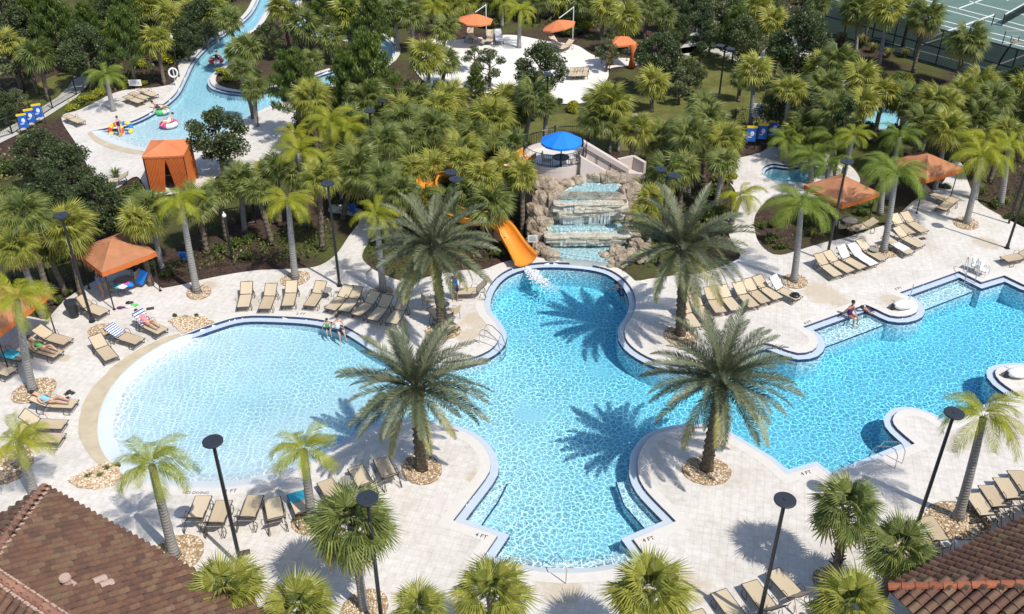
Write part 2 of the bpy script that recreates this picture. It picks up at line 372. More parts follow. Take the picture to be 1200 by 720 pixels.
M['wet_rock'] = simple('pale_wet_rock', (.60, .60, .54), .35, .2, 3, .6, co='pos')
def pebble():
    g = NG('river_pebbles'); oi = g.n('ShaderNodeNewGeometry').outputs['Random Per Island']
    col = g.ramp(oi, [(0, (.30, .20, .11)), (.4, (.52, .38, .23)), (.75, (.66, .55, .40)), (1, (.78, .74, .68))])
    return g.done(g.bsdf(col, .8))
M['pebble'] = pebble()
def court():
    g = NG('green_court'); p = g.pos(); n = g.noise(p, .6, 4)
    return g.done(g.bsdf(g.ramp(n, [(.3, (.11, .175, .155)), (.7, (.135, .205, .18))]), .85, g.bump(g.noise(p, 50, 2), .1, .01), spec=.2))
M['court'] = court()
def screen():
    g = NG('black_windscreen_mesh'); d = g.bsdf((.01, .02, .018), .9, spec=.1); t = g.n('ShaderNodeBsdfTransparent'); m = g.n('ShaderNodeMixShader'); m.inputs[0].default_value = .84
    g.l(t.outputs[0], m.inputs[1]); g.l(d, m.inputs[2]); return g.done(m.outputs[0])
M['screen'] = screen()
def foam():
    g = NG('white_foam'); p = g.pos(); return g.done(g.bsdf((.85, .90, .92), .6, g.bump(g.noise(p, 12, 4, .8), 1, .1)))
M['foam'] = foam()

# ------------------------------------------------------------------ outlines
def smooth(pts, sub=5, z=0):
    """closed outline of (u,v[,flag]); 'c' is a sharp corner; Catmull-Rom elsewhere"""
    n = len(pts); W_ = [at(p[0], p[1], z) for p in pts]; fl = [(p[2] if len(p) > 2 else '') for p in pts]
    out = []; flags = []
    for i in range(n):
        p1, p2 = W_[i], W_[(i + 1) % n]
        p0 = W_[i - 1] if 'c' not in fl[i] else p1 * 2 - p2
        p3 = W_[(i + 2) % n] if 'c' not in fl[(i + 1) % n] else p2 * 2 - p1
        straight = 'c' in fl[i] and 'c' in fl[(i + 1) % n]
        L = (p2 - p1).length; k = 1 if straight else max(2, min(8, int(L / .35)))
        for j in range(k):
            t = j / k
            q = .5 * ((2 * p1) + (p2 - p0) * t + (2 * p0 - 5 * p1 + 4 * p2 - p3) * t * t + (3 * p1 - p0 - 3 * p2 + p3) * t ** 3)
            out.append((q.x, q.y)); flags.append('b' in fl[i])
    return out, flags
def area(p):
    return sum(p[i][0] * p[(i + 1) % len(p)][1] - p[(i + 1) % len(p)][0] * p[i][1] for i in range(len(p))) / 2
def offset(pts, d):
    """offset a closed outline; d>0 goes outward"""
    s = 1 if area(pts) > 0 else -1; n = len(pts); out = []
    for i in range(n):
        a = Vector(pts[i - 1]); b = Vector(pts[i]); c = Vector(pts[(i + 1) % n])
        e1 = (b - a).normalized() if (b - a).length > 1e-6 else (c - b).normalized(); e2 = (c - b).normalized() if (c - b).length > 1e-6 else e1
        n1 = Vector((e1.y, -e1.x)) * s; n2 = Vector((e2.y, -e2.x)) * s; m = (n1 + n2)
        if m.length < 1e-4: m = n1
        m.normalize(); k = 1 / max(.45, m.dot(n1)); q = b + m * d * k; out.append((q.x, q.y))
    return out
def inside(P_, poly):
    """vectorised point in polygon"""
    P_ = np.asarray(P_); x, y = P_[:, 0], P_[:, 1]; r = np.zeros(len(P_), bool); n = len(poly)
    for i in range(n):
        x1, y1 = poly[i]; x2, y2 = poly[(i + 1) % n]
        if y1 == y2: continue
        c = ((y1 > y) != (y2 > y)) & (x < (x2 - x1) * (y - y1) / (y2 - y1) + x1); r ^= c
    return r
def sheet(name, outer, holes, z, mat, zf=None, parent=None):
    """flat sheet between outlines"""
    vs = []; es = []
    for ring in [outer] + holes:
        b = len(vs); vs += [Vector(p) for p in ring]; es += [(b + i, b + (i + 1) % len(ring)) for i in range(len(ring))]
    V, E_, F, *_ = delaunay_2d_cdt(vs, es, [], 0, 1e-5)
    F = np.array([f for f in F if len(f) == 3]); V2 = np.array([(v.x, v.y) for v in V]); cen = V2[F].mean(axis=1)
    keep = inside(cen, outer)
    for h in holes: keep &= ~inside(cen, h)
    F = F[keep]; A = V2[F]; cr = (A[:, 1, 0] - A[:, 0, 0]) * (A[:, 2, 1] - A[:, 0, 1]) - (A[:, 1, 1] - A[:, 0, 1]) * (A[:, 2, 0] - A[:, 0, 0])
    F[cr < 0] = F[cr < 0][:, ::-1]
    V3 = np.c_[V2, np.full(len(V2), z)]
    me = mesh_np(name, V3, F, mat); return link(name, me, parent)
def ring(a, b, za, zb, mb, mi=0, skip=None):
    n = len(a); ba = len(mb.v)
    mb.v += [(p[0], p[1], za) for p in a] + [(p[0], p[1], zb) for p in b]
    for i in range(n):
        j = (i + 1) % n
        if skip and (skip[i] and skip[j]): continue
        mb.f.append((ba + i, ba + j, ba + n + j, ba + n + i)); mb.m.append(mi)

POOL = [(213, 394, 'bc'), (190, 404, 'b'), (160, 423, 'b'), (135, 448, 'b'), (120, 475, 'b'), (115, 503, 'b'), (120, 528, 'b'), (135, 546, 'b'), (158, 560, 'b'), (190, 568, 'b'), (225, 572, 'b'), (262, 572, 'b'),
        (300, 567, 'b'), (341, 554, 'c'), (377, 537, ''), (405, 520), (430, 505), (460, 497), (500, 496), (535, 503), (560, 516), (573, 535), (574, 552), (562, 570, 'c'), (531, 610, 'c'), (583, 628, 'c'), (564, 656, 'bc'),
        (590, 663, 'b'), (630, 670, 'b'), (662, 672, 'b'), (700, 670, 'b'), (735, 663, 'b'), (760, 656, 'c'), (742, 632, 'c'), (792, 611, 'c'), (755, 572), (747, 548), (752, 525), (770, 508), (810, 500), (842, 504), (865, 516), (900, 537, 'c'), (922, 556, 'c'), (957, 546, 'c'), (975, 560, 'c'),
        (1030, 537, 'c'), (1072, 520, 'c'), (1052, 503), (1046, 492), (1053, 482), (1070, 480), (1090, 486), (1107, 497, 'c'), (1196, 464, 'c'), (1172, 447), (1166, 436), (1174, 430), (1200, 428), (1240, 432, 'c'), (1330, 410, 'c'), (1290, 360, 'c'),
        (1200, 334, 'c'), (1177, 323, 'c'), (1150, 331, 'c'), (1124, 318, 'c'), (1054, 343, 'c'), (1068, 349), (1076, 357), (1074, 366), (1060, 371), (1043, 370), (1028, 363), (1014, 357, 'c'), (941, 383, 'c'), (955, 392), (959, 402), (952, 411), (935, 414), (915, 408), (895, 402), (870, 412), (840, 424), (800, 428), (768, 422), (745, 410), (733, 396), (733, 382), (741, 370),
        (745, 355), (739, 336), (722, 320), (700, 312), (665, 308), (630, 308), (603, 313), (583, 324), (570, 342), (568, 362), (580, 378), (586, 392), (580, 405), (565, 415), (540, 422), (505, 424), (470, 418), (445, 407), (420, 391), (400, 381), (370, 374), (330, 371), (285, 371), (250, 380, '')]
RIVER = [(305, -10, 'c'), (295, 11), (282, 25), (260, 40), (240, 55), (225, 72), (215, 92), (205, 110), (187, 125), (160, 140), (130, 149), (107, 154, 'bc'), (117, 162, 'b'), (140, 171, 'b'), (175, 178, 'b'), (210, 180, 'b'), (245, 172, 'c'), (275, 148), (300, 132),
         (345, 113), (380, 103), (425, 88), (452, 75), (463, 62), (458, 48), (440, 39), (405, 36), (370, 28), (348, 12), (352, -10, 'c'), (338, -10, 'c'), (335, 14), (358, 37), (400, 46), (435, 49), (447, 57), (440, 66), (415, 74), (375, 86), (345, 97), (300, 107), (278, 108), (254, 103), (246, 95), (250, 86), (264, 75), (276, 58), (284, 42), (300, 31), (312, 12), (322, -10, 'c')]
KID = [(893, 203), (895, 196), (905, 192), (925, 194), (945, 190), (962, 194), (960, 206), (942, 214), (925, 213), (905, 211)]
SPLASHP = [(1003, 142, 'c'), (1030, 118, 'c'), (1062, 124, 'c'), (1052, 156, 'c')]
pool, pool_b = smooth(POOL); river, river_b = smooth(RIVER); kid, _k = smooth(KID); splash_o, _s2 = smooth(SPLASHP)
def px_out(l): return [tuple(at(u, v)[:2]) for u, v in l]
DECK = px_out([(-420, 430), (-200, 415), (-40, 385), (5, 365), (55, 375), (75, 352), (100, 335), (140, 315), (165, 318), (190, 338)]) + smooth([(190, 338, 'c'), (212, 334), (250, 325), (300, 317), (350, 315), (375, 311), (392, 300), (400, 290), (410, 275), (422, 257), (405, 250), (385, 247), (389, 240), (410, 242), (440, 252), (450, 262), (434, 280), (424, 300), (434, 313), (450, 322), (475, 330), (500, 325), (537, 317), (566, 316), (585, 309), (612, 302), (640, 300), (700, 304), (725, 316), (742, 329), (760, 327), (790, 323), (825, 319), (866, 303), (862, 290), (855, 277), (852, 260), (860, 242), (862, 225), (850, 205), (860, 188), (880, 182), (893, 178), (905, 172), (940, 172), (990, 190), (1008, 212), (990, 222), (960, 230), (930, 228), (905, 230), (893, 240), (885, 252), (884, 265), (888, 282), (900, 295), (915, 299), (940, 292), (967, 284), (990, 279), (1020, 269), (1040, 262), (1055, 250), (1070, 236), (1088, 226), (1104, 215), (1112, 200), (1118, 186), (1127, 192), (1134, 212), (1146, 236), (1175, 254), (1210, 272), (1300, 320, 'c')])[0] + px_out([(1500, 420), (1900, 900), (1500, 1000), (-400, 1000), (-900, 700)])
DECK2 = smooth([(72, 138), (95, 128), (140, 107), (185, 102), (206, 94), (218, 66), (300, 92), (345, 92), (362, 106), (352, 140), (345, 165), (335, 190), (300, 205), (260, 205), (230, 222), (180, 228), (160, 207), (135, 222), (112, 225), (105, 200), (90, 170)])[0]
ISLAND = px_out([(335, 14), (358, 37), (400, 46), (435, 49), (447, 57), (440, 66), (415, 74), (375, 86), (345, 97), (300, 107), (278, 108), (254, 103), (246, 95), (250, 86), (264, 75), (276, 58), (284, 42), (300, 31), (312, 12)])
SAND = smooth([(486, 58), (504, 46), (530, 47), (560, 44), (600, 41), (640, 48), (675, 53), (700, 66), (745, 69), (748, 76), (716, 80), (712, 92), (692, 118), (650, 121), (600, 113), (540, 105), (505, 100), (485, 80)])[0]
BIG = [(-500, -120), (500, -120), (500, 900), (-500, 900)]
def st(o, kind='structure'): o['kind'] = kind; return o
st(sheet('ground', BIG, [offset(pool, .05), offset(river, .05), offset(kid, .05), offset(splash_o, .05)], -.09, M['ground']))
def dot_in(poly_, holes): pass
st(sheet('pool_deck', DECK, [pool, kid], 0, M['deck']))
deck_edge = MB(); ring(DECK, DECK, 0, -.1, deck_edge); st(deck_edge.build('deck_edge', M['coping']))
st(sheet('river_deck', DECK2, [river, ISLAND], -.004, M['deck']))
st(sheet('sand_terrace', SAND, [river], -.006, M['sandstone']))
for nm, l in (('lawn', [(600, 180), (600, 150), (640, 135), (700, 128), (760, 110), (790, 70), (850, 58), (905, 80), (950, 130), (915, 160), (870, 150), (800, 168), (700, 178)]),
              ('lawn', [(20, 175), (30, 110), (70, 85), (95, 80), (80, 105), (55, 128)])):
    st(sheet(nm, smooth(l)[0], [], -.07, M['lawn']))
def strip(name, line, w, z, mat):
    P_ = [at(u, v) for u, v in line]; mb = MB(); L = []; Rr = []
    for i, p in enumerate(P_):
        t = (P_[min(i + 1, len(P_) - 1)] - P_[max(i - 1, 0)]).normalized(); nn = Vector((-t.y, t.x, 0)) * w / 2; L.append(p + nn); Rr.append(p - nn)
    n = len(L); mb.add([(q.x, q.y, z) for q in L + Rr], [(n + i, n + i + 1, i + 1, i) for i in range(n - 1)]); return st(mb.build(name, mat))
for l, w in (([(98, 88), (92, 100), (78, 114), (50, 132), (10, 156), (-40, 180)], 1.5), ([(832, 8), (828, 22), (815, 50), (800, 64)], 1.6), ([(795, 60), (822, 56), (850, 62), (880, 76), (905, 60), (925, 40), (905, 38)], 1.5), ([(735, 134), (745, 142), (756, 150), (770, 165)], 1.5), ([(905, 40), (925, 48), (950, 70), (990, 100), (1040, 112), (1090, 108)], 1.4)):
    strip('path', l, w, -.03, M['path'])
# tennis courts
st(sheet('tennis_court', px_out([(925, 27), (1290, 133), (1500, 194), (1500, -60), (1000, -60)]), [], -.06, M['court']))
def line(u1, v1, u2, v2, w=.09):
    a, b = at(u1, v1), at(u2, v2); d = (b - a); n_ = Vector((-d.y, d.x, 0)).normalized() * w
    mb = MB(); mb.add([(p.x, p.y, -.054) for p in (a + n_, b + n_, b - n_, a - n_)], [(0, 1, 2, 3)][::1]); return mb
cl = MB()
for q in [(1040, -12, 1240, 40), (1036, -8, 1240, 46), (1122, 10, 1165, -6), (1136, 1, 1260, 32), (1090, 20, 1260, 62), (1088, 25, 1260, 70), (1010, 41, 1173, 84), (1080, 52, 1107, 43), (1165, 77, 1220, 57), (990, 5, 1100, 34), (1190, -4, 1230, 8), (1173, 84, 1290, 116), (1180, 0, 1210, -10)]:
    m_ = line(*q); cl.add(m_.v, m_.f)
st(cl.build('court_lines', M['white']))

# ------------------------------------------------------------------ pools: rim, walls, floor, water
def pool_shell(nm, o, b, rim_w, depth_mat, water_mat_, wl=-.165, wall_to=-2.2, tile_names=True):
    inn = offset(o, -rim_w); inn2 = offset(o, -rim_w - .015)
    rim = MB(); ring(o, inn, -.13, -.13, rim, skip=b); ring(offset(o, .45), offset(o, .004), .006, .006, rim, 1); st(rim.build(nm + '_rim', [M['rim'], M['coping']]))
    tl = MB(); ring(o, o, 0.004, -.135, tl, skip=b); ring(inn, inn, -.126, -.30, tl, skip=b); st(tl.build(nm + '_tile_band', M['navy']))
    wl_ = MB(); ring(inn2, inn2, -.29, wall_to, wl_, skip=b); st(wl_.build(nm + '_wall', depth_mat))
    body = [p if not bb else q for p, q, bb in zip(offset(o, -rim_w + .06), offset(o, .02), b)]
    w = sheet(nm + '_water', body, [], wl, water_mat_)
    me = w.data; bm = bmesh.new(); bm.from_mesh(me)
    r = bmesh.ops.extrude_face_region(bm, geom=bm.faces[:]); vv = [e for e in r['geom'] if isinstance(e, bmesh.types.BMVert)]
    bmesh.ops.translate(bm, verts=vv, vec=(0, 0, -3.0)); bmesh.ops.recalc_face_normals(bm, faces=bm.faces[:]); bm.to_mesh(me); bm.free()
    w.name = {'pool': 'pool_water', 'river': 'river_water', 'kid': 'small_pool_water'}.get(nm, nm + '_water')
    return st(w), inn
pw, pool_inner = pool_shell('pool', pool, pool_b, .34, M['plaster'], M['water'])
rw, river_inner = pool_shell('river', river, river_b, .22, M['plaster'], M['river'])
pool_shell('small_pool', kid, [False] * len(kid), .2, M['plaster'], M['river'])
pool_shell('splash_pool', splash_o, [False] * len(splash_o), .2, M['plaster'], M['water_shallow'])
def seg_dist(P_, pts):
    P_ = np.asarray(P_); best = np.full(len(P_), 1e9)
    for a, b in zip(pts[:-1], pts[1:]):
        a = np.array(a); b = np.array(b); d = b - a; t = np.clip(((P_ - a) @ d) / max(d @ d, 1e-9), 0, 1); q = a + t[:, None] * d
        best = np.minimum(best, np.linalg.norm(P_ - q, axis=1))
    return best
beach1 = [p for p, (b, ) in zip(pool, [(x,) for x in pool_b]) if b and p[0] < -6]
beach2 = [p for p, b in zip(pool, pool_b) if b and p[0] > -3]
beach3 = [p for p, b in zip(river, river_b) if b]
def floor_grid(name, o, res, fn):
    A = np.array(o); x0, y0 = A.min(0) - .6; x1, y1 = A.max(0) + .6; nx = int((x1 - x0) / res) + 1; ny = int((y1 - y0) / res) + 1
    X, Y = np.meshgrid(np.linspace(x0, x1, nx), np.linspace(y0, y1, ny)); P_ = np.c_[X.ravel(), Y.ravel()]; Z = fn(P_)
    idx = np.arange(nx * ny).reshape(ny, nx); F = np.c_[idx[:-1, :-1].ravel(), idx[:-1, 1:].ravel(), idx[1:, 1:].ravel(), idx[1:, :-1].ravel()]
    cen = P_[F].mean(axis=1); keep = inside(cen, offset(o, res * 1.2)); F = F[keep]
    return st(link(name, mesh_np(name, np.c_[P_, Z], F, M['plaster'], True)))
def pool_floor(P_):
    d1 = seg_dist(P_, beach1); out = ~inside(P_, pool)
    d1 = np.where(out, 0, d1)
    z1 = -np.interp(d1, [0, .15, .75, 1.2, 8, 13, 18], [.012, .04, .22, .34, .66, .95, 1.35])
    d2 = np.where(out, 0, seg_dist(P_, beach2)); z2 = -np.interp(d2, [0, .1, .5, .52, 1.0, 1.02, 1.4, 1.42, 1.6, 6], [.02, .06, .22, .42, .45, .7, .72, 1.0, 1.3, 1.35])
    deep = -1.30 - .1 * np.clip((P_[:, 0] - 4) / 10, 0, 1)
    return np.maximum(np.maximum(z1, np.where((d2 < 6) & (P_[:, 1] < 27.5), z2, -9)), deep)
floor_grid('pool_floor', pool, .12, pool_floor)
floor_grid('river_floor', river, .3, lambda P_: np.maximum(-np.interp(seg_dist(P_, beach3), [0, .2, 1.5, 9], [.015, .06, .28, .6]), -.6) * np.where(inside(P_, river), 1, .0) - .01)
for nm, o, dz in (('small_pool_floor', kid, -.9), ('splash_pool_floor', splash_o, -.35)): st(sheet(nm, offset(o, .1), [], dz, M['plaster']))
# stained band outside the sloped entries
for pts, wd in ((beach1[:int(len(beach1) * .62)], .85), (beach3[:int(len(beach3) * .8)], .7)):
    mb = MB(); n = len(pts); V1 = []; V2 = []
    for i, p in enumerate(pts):
        a = Vector(pts[max(i - 1, 0)]); b = Vector(pts[min(i + 1, n - 1)]); t = (b - a).normalized(); nn = Vector((t.y, -t.x)) * (1 if area(pool if wd == .85 else river) > 0 else -1)
        w = wd * (.35 + .65 * math.sin(PI * (i + .5) / n)) * (1 + .2 * noise.noise(Vector((p[0], p[1], 0))))
        V1.append((p[0] + nn.x * .03, p[1] + nn.y * .03, .011)); V2.append((p[0] + nn.x * w, p[1] + nn.y * w, .011))
    mb.add(V1 + V2, [(i, i + 1, n + i + 1, n + i) for i in range(n - 1)]); st(mb.build('stained_band', M['stain']))
# underwater steps and benches with navy nosing
def bench(line_, w, z, side):
    P_ = [at(u, v) for u, v in line_]; mb = MB(); L = []; Rr = []
    for i, p in enumerate(P_):
        t = (P_[min(i + 1, len(P_) - 1)] - P_[max(i - 1, 0)]).normalized(); nn = Vector((-t.y, t.x, 0)) * side; L.append(p); Rr.append(p + nn * w)
    mb.poly([(q.x, q.y) for q in L + Rr[::-1]], -1.5, z); o = st(mb.build('pool_step', M['plaster']))
    nb = MB(); n = len(Rr)
    for i in range(n - 1): nb.box(((Rr[i].x + Rr[i + 1].x) / 2, (Rr[i].y + Rr[i + 1].y) / 2, z + .004), ((Rr[i + 1] - Rr[i]).length, .06, .03), math.atan2(Rr[i + 1].y - Rr[i].y, Rr[i + 1].x - Rr[i].x))
    nb.build('step_edge', M['navy'], o)
bench([(951, 388), (1022, 362)], .95, -.45, -1)
bench([(1062, 348), (1126, 324)], .95, -.45, -1)
bench([(786, 612), (752, 575), (744, 552)], .75, -.55, 1)
bench([(540, 611), (568, 572), (578, 553)], .6, -.5, -1)
# depth markings on the deck beside the pool

def marking(u, v, text, rz, size=.26):
    fc = bpy.data.curves.new('depth_marking', 'FONT'); fc.body = text; fc.size = size; fc.extrude = .002; fc.align_x = 'CENTER'
    mk = bpy.data.objects.new('depth_marking_curve', fc); C.objects.link(mk)
    bpy.context.view_layer.update(); me = bpy.data.meshes.new_from_object(mk.evaluated_get(bpy.context.evaluated_depsgraph_get())); bpy.data.objects.remove(mk)
    me.materials.clear(); me.materials.append(M['black']); o = link('depth_marking', me); o.location = at(u, v, .012); o.rotation_euler = (0, 0, rz); st(o)
for a in ((563, 630, '4 FT', -.35), (761, 634, '4 FT', .35), (946, 556, '4 FT', .3), (352, 369, '2 FT', -.05), (229, 579, 'NO DIVING', -.02, .2), (270, 577, '1 FT', .05), (948, 379, '4 FT', .5), (1054, 339, '4 FT', .45)): marking(*a)

# ------------------------------------------------------------------ roofs of the two near buildings
def tile_mesh():
    V = []; n = 6; L = .43; w = .255
    for (x, zo) in ((0, 0.0), (L, .045)):
        for i in range(n + 1):
            t = i / n; V.append((x, (t - .5) * w, zo + .10 * math.sin(PI * t) ** .8 if 0 < t < 1 else zo))
    F = [(i, i + 1, n + 1 + i + 1, n + 1 + i) for i in range(n)]
    b = len(V); V += [(L, (i / n - .5) * w, .0) for i in range(n + 1)]; F += [(n + 1 + i, n + 2 + i, b + i + 1, b + i) for i in range(n)]
    mb = MB(); mb.add(V, F); return mb
TILE = tile_mesh(); TILE_ME = TILE.mesh('tile', M['tile'])
def cap_mesh(m, name='ridge_tile'):
    V = []; n = 5
    for (x, r_) in ((0, .12), (.42, .145)):
        for i in range(n + 1): a = PI * i / n; V.append((x, -math.cos(a) * r_, .03 + math.sin(a) * r_ * .8))
    mb = MB(); mb.add(V, [(i, i + 1, n + 2 + i, n + 1 + i) for i in range(n)] + [tuple(range(n + 1, 2 * n + 2))]); return mb.mesh(name, m)
def hip_roof(label, E0, E1, side, h, p, run, depth_along, capm, main_first, mortar):
    """E0,E1 eave ends in plan; planes: main eave plane + the two neighbours; run = inward distance to the ridge"""
    a = at(*E0, h); b = at(*E1, h); e = (b - a); e.z = 0; e.normalize(); n = Vector((-e.y, e.x, 0)) * side
    root = empty('building', (a.x, a.y, 0), 0, label, 'building')
    inv = root.location
    def W_(x, y): return a + e * x + n * y - inv   # local coordinates along the eave / inward
    L = depth_along
    # footprint rectangle L x (2*run); hip roof
    cor = [(0, 0), (L, 0), (L, 2 * run), (0, 2 * run)]; r0 = (run, run); r1 = (L - run, run)
    def H(x, y): return p * min(x, y, L - x, 2 * run - y)
    def pt(x, y, dz=0): q = W_(x, y); return Vector((q.x, q.y, h + H(x, y) + dz))
    mb = MB(); vs = [pt(*c) for c in cor] + [pt(*r0), pt(*r1)]; mb.add(vs, [(0, 1, 5, 4), (2, 3, 4, 5), (1, 2, 5), (3, 0, 4)]); mb.build('roof', M['underlay'], root)
    wm = MB(); s_ = .6; q = [W_(*c) for c in ((s_, s_), (L - s_, s_), (L - s_, 2 * run - s_), (s_, 2 * run - s_))]; wm.poly([(v.x, v.y) for v in q], 0, h - .05); wm.build('wall', M['stucco'], root)
    gm = MB(); g_ = [W_(*c) for c in ((.03, .03), (L - .03, .03), (L - .03, 2 * run - .03), (.03, 2 * run - .03), (.03, .03))]
    for i in range(4):
        c0, c1 = g_[i], g_[i + 1]; m = (c0 + c1) / 2; gm.box((m.x, m.y, h - .06), ((c1 - c0).length + .06, .10, .11), math.atan2(c1.y - c0.y, c1.x - c0.x))
    gm.build('gutter', M['black'], root)
    slope = math.atan(p); cs = math.cos(slope); items = []
    planes = [((0, 0), (1, 0), (0, 1), L), ((0, 2 * run), (0, -1), (1, 0), 2 * run), ((L, 0), (0, 1), (-1, 0), 2 * run), ((L, 2 * run), (-1, 0), (0, -1), L)]
    for pi, (o_, du, dn, LL) in enumerate(planes):
        row = 0; y = -.10
        while y < run:
            x = .145
            while x < LL:
                lim = min(x, LL - x)
                if y < lim + .04 and y + .2 <= run:
                    X = o_[0] + du[0] * x + dn[0] * y; Y = o_[1] + du[1] * x + dn[1] * y
                    q = W_(X, Y); wdn = (e * dn[0] + n * dn[1]); wdn.z = 0
                    pos = Vector((q.x, q.y, h + p * y + .035)); down = -(wdn * cs + Vector((0, 0, math.sin(slope)))).normalized()
                    # tile x axis points down slope, starts one tile length up
                    yax = Vector((0, 0, 1)).cross(down).normalized(); zax = down.cross(yax)
                    Mx = Matrix((down, yax, zax)).transposed().to_4x4(); org = pos - down * .43 + Vector((random.uniform(-.006, .006), random.uniform(-.006, .006), random.uniform(0, .008)))
                    Mx.translation = org; u, v = px(org + inv); vis = -25 < u < 1225 and -10 < v < 735
                    items.append((0 if vis else 1, pi, Mx))
                x += .29
            y += .36 * cs
    items.sort(key=lambda t: (t[0], -px(t[2].translation + inv)[1]))
    for vis, pi, Mx in items[:300]:
        o = link('tile', TILE_ME, root); o.matrix_local = Mx
    big = MB()
    for vis, pi, Mx in items[300:]: big.add([Mx @ Vector(v) for v in TILE.v], TILE.f)
    if big.v: o = big.build('tiles_beyond', M['tile'], root); o['kind'] = 'stuff'; o.name = 'tile_field'
    cm = cap_mesh(capm); mo = MB()
    for (A, B) in ((cor[0], r0), (cor[1], r1), (cor[2], r1), (cor[3], r0), (r0, r1)):
        P0, P1 = pt(*A, .05), pt(*B, .05)
        d = (P1 - P0); k = max(1, int(d.length / .37)); dd = d.normalized()
        yax = Vector((0, 0, 1)).cross(dd).normalized(); zax = dd.cross(yax)
        for i in range(k):
            Mx = Matrix((-dd, -yax, zax)).transposed().to_4x4(); Mx.translation = P0 + d * ((i + 1) / k) + Vector((0, 0, random.uniform(0, .01)))
            u, v = px(Mx.translation + inv)
            if -40 < u < 1240 and v < 760:
                o = link('ridge_tile', cm, root); o.matrix_local = Mx
        if mortar:
            for i in range(k * 3):
                c = P0 + d * ((i + .5) / (k * 3)); 
                for s in (-1, 1): mo.ell(c + yax * s * .15 + Vector((0, 0, -.0)), (.10, .05, .05), 6, 4, nz=.4, seed=i * s)
    if mo.v: mo.build('mortar', M['mortar'], root)
    return root, pt, W_
bl, ptL, WL = hip_roof('building at bottom left under a brown clay tile hip roof', (52, 573), (232, 677), -1, 3.6, .6, 4.15, 12.1, M['cap'], 0, True)
br, ptR, WR = hip_roof('building at bottom right under a red clay tile hip roof', (1043, 690), (1200, 611), -1, 4.0, .55, 5.0, 16.0, M['cap_bright'], 0, False)

# pale replaced tiles and a round vent on the left roof
_e = (WL(1, 0) - WL(0, 0)).normalized(); _rz = math.atan2(_e.y, _e.x)
_dn = (ptL(7.0, 2.0) - ptL(7.0, 3.0)).normalized(); _y = Vector((0, 0, 1)).cross(_dn).normalized(); _mx = Matrix((_dn, _y, _dn.cross(_y))).transposed().to_4x4()
PT = MB(); PT.add([(x, y * 1.15, z + .02) for x, y, z in TILE.v], TILE.f)
for i in range(2):
    for k in range(1): o = PT.build('pale_tile', M['mortar'], bl); q = _mx.copy(); q.translation = ptL(6.3 + i * .3, 2.55 + k * .36, .07); o.matrix_local = q
mm = MB(); mm.tube([(0, 0, 0), (0, 0, .28)], [.13, .11], 10); mm.box((0, 0, .02), (.42, .34, .03)); mm.tube([(0, 0, .26), (0, 0, .33)], [.17, .15], 10); o = mm.build('roof_vent', M['mortar'], bl); o.location = ptL(6.1, 3.1, .1); o.rotation_euler = (0, 0, _rz)

# ------------------------------------------------------------------ automatic place words for labels
LAND = [((205, 195), 'closed orange tent'), ((145, 305), 'orange cabana by the wading pool'), ((30, 370), 'orange cabana at the left edge'), ((985, 228), 'orange cabana nearest the small pool'),
        ((1085, 200), 'orange cabana furthest right'), ((558, 25), 'leftmost distant orange umbrella'), ((655, 32), 'tilted distant orange umbrella'), ((732, 60), 'distant orange cabana'),
        ((655, 180), 'blue umbrella'), ((680, 260), 'rock waterfall'), ((600, 290), 'orange water slide'), ((260, 60), 'upper lazy river'), ((165, 140), 'lazy river beach'), ((430, 70), 'lazy river bend'),
        ((550, 90), 'left half of the white terrace'), ((680, 100), 'right end of the white terrace'), ((385, 215), 'tall lamp above the wading pool'), ((80, 255), 'tall lamp by the left cabana'), ((433, 130), 'lamp left of the terrace'), ((642, 95), 'lamp at the white terrace'),
        ((531, 207), 'twin lamps above the date palm'), ((780, 205), 'twin lamps right of the waterfall'), ((846, 88), 'lamp on the lawn'), ((975, 75), 'dark lamp near the tennis court'), ((988, 188), 'lamp beside the right cabanas'),
        ((890, 160), 'blue and yellow boards'), ((925, 200), 'small blue pool'), ((1025, 140), 'pale blue splash pool'), ((1180, 50), 'basketball hoop'), ((1100, 30), 'tennis court corner'), ((1190, 200), 'lamp at the right edge'),
        ((420, 255), 'paved path through the palms'), ((250, 520), 'leftmost foreground lamp'), ((440, 610), 'foreground lamp in the middle'), ((905, 620), 'foreground lamp before the pool'), ((1100, 510), 'foreground lamp on the right'),
        ((100, 650), 'brown tile roof'), ((1130, 680), 'red tile roof'), ((515, 300), 'date palm by the slide'), ((485, 440), 'date palm between the pools'), ((800, 290), 'date palm by the waterfall'), ((845, 440), 'date palm on the right bank'), ((38, 140), 'left blue boards'), ((70, 120), 'black fence at top left')]
ORD = ['nearest', 'second nearest', 'third nearest', 'fourth nearest', 'fifth nearest', 'sixth nearest', 'seventh nearest', 'eighth nearest', 'ninth nearest', 'tenth nearest', 'eleventh nearest', 'twelfth nearest', 'thirteenth nearest', 'fourteenth nearest', 'fifteenth nearest', 'sixteenth nearest', 'seventeenth nearest', 'eighteenth nearest', 'nineteenth nearest', 'twentieth nearest']
PEND = []
def later(o, desc, uv, cat, group=None):
    o['category'] = cat
    if group: o['group'] = group
    PEND.append((o, desc, uv))
def place_labels():
    d = {}
    for o, desc, (u, v) in PEND:
        L = min(LAND, key=lambda l: (l[0][0] - u) ** 2 + (l[0][1] - v) ** 2); dx = u - L[0][0]; dy = v - L[0][1]
        w = ('right of' if dx > 0 else 'left of') if abs(dx) > abs(dy) else ('below' if dy > 0 else 'above')
        d.setdefault((desc, L[1], w), []).append((dx * dx + dy * dy, o))
    for (desc, L, w), l in d.items():
        l.sort(key=lambda t: t[0])
        for i, (_, o) in enumerate(l):
            o['label'] = f"{desc} {w} the {L}" if len(l) == 1 else f"{desc} {w} the {L}, {ORD[min(i, 19)]} to it"

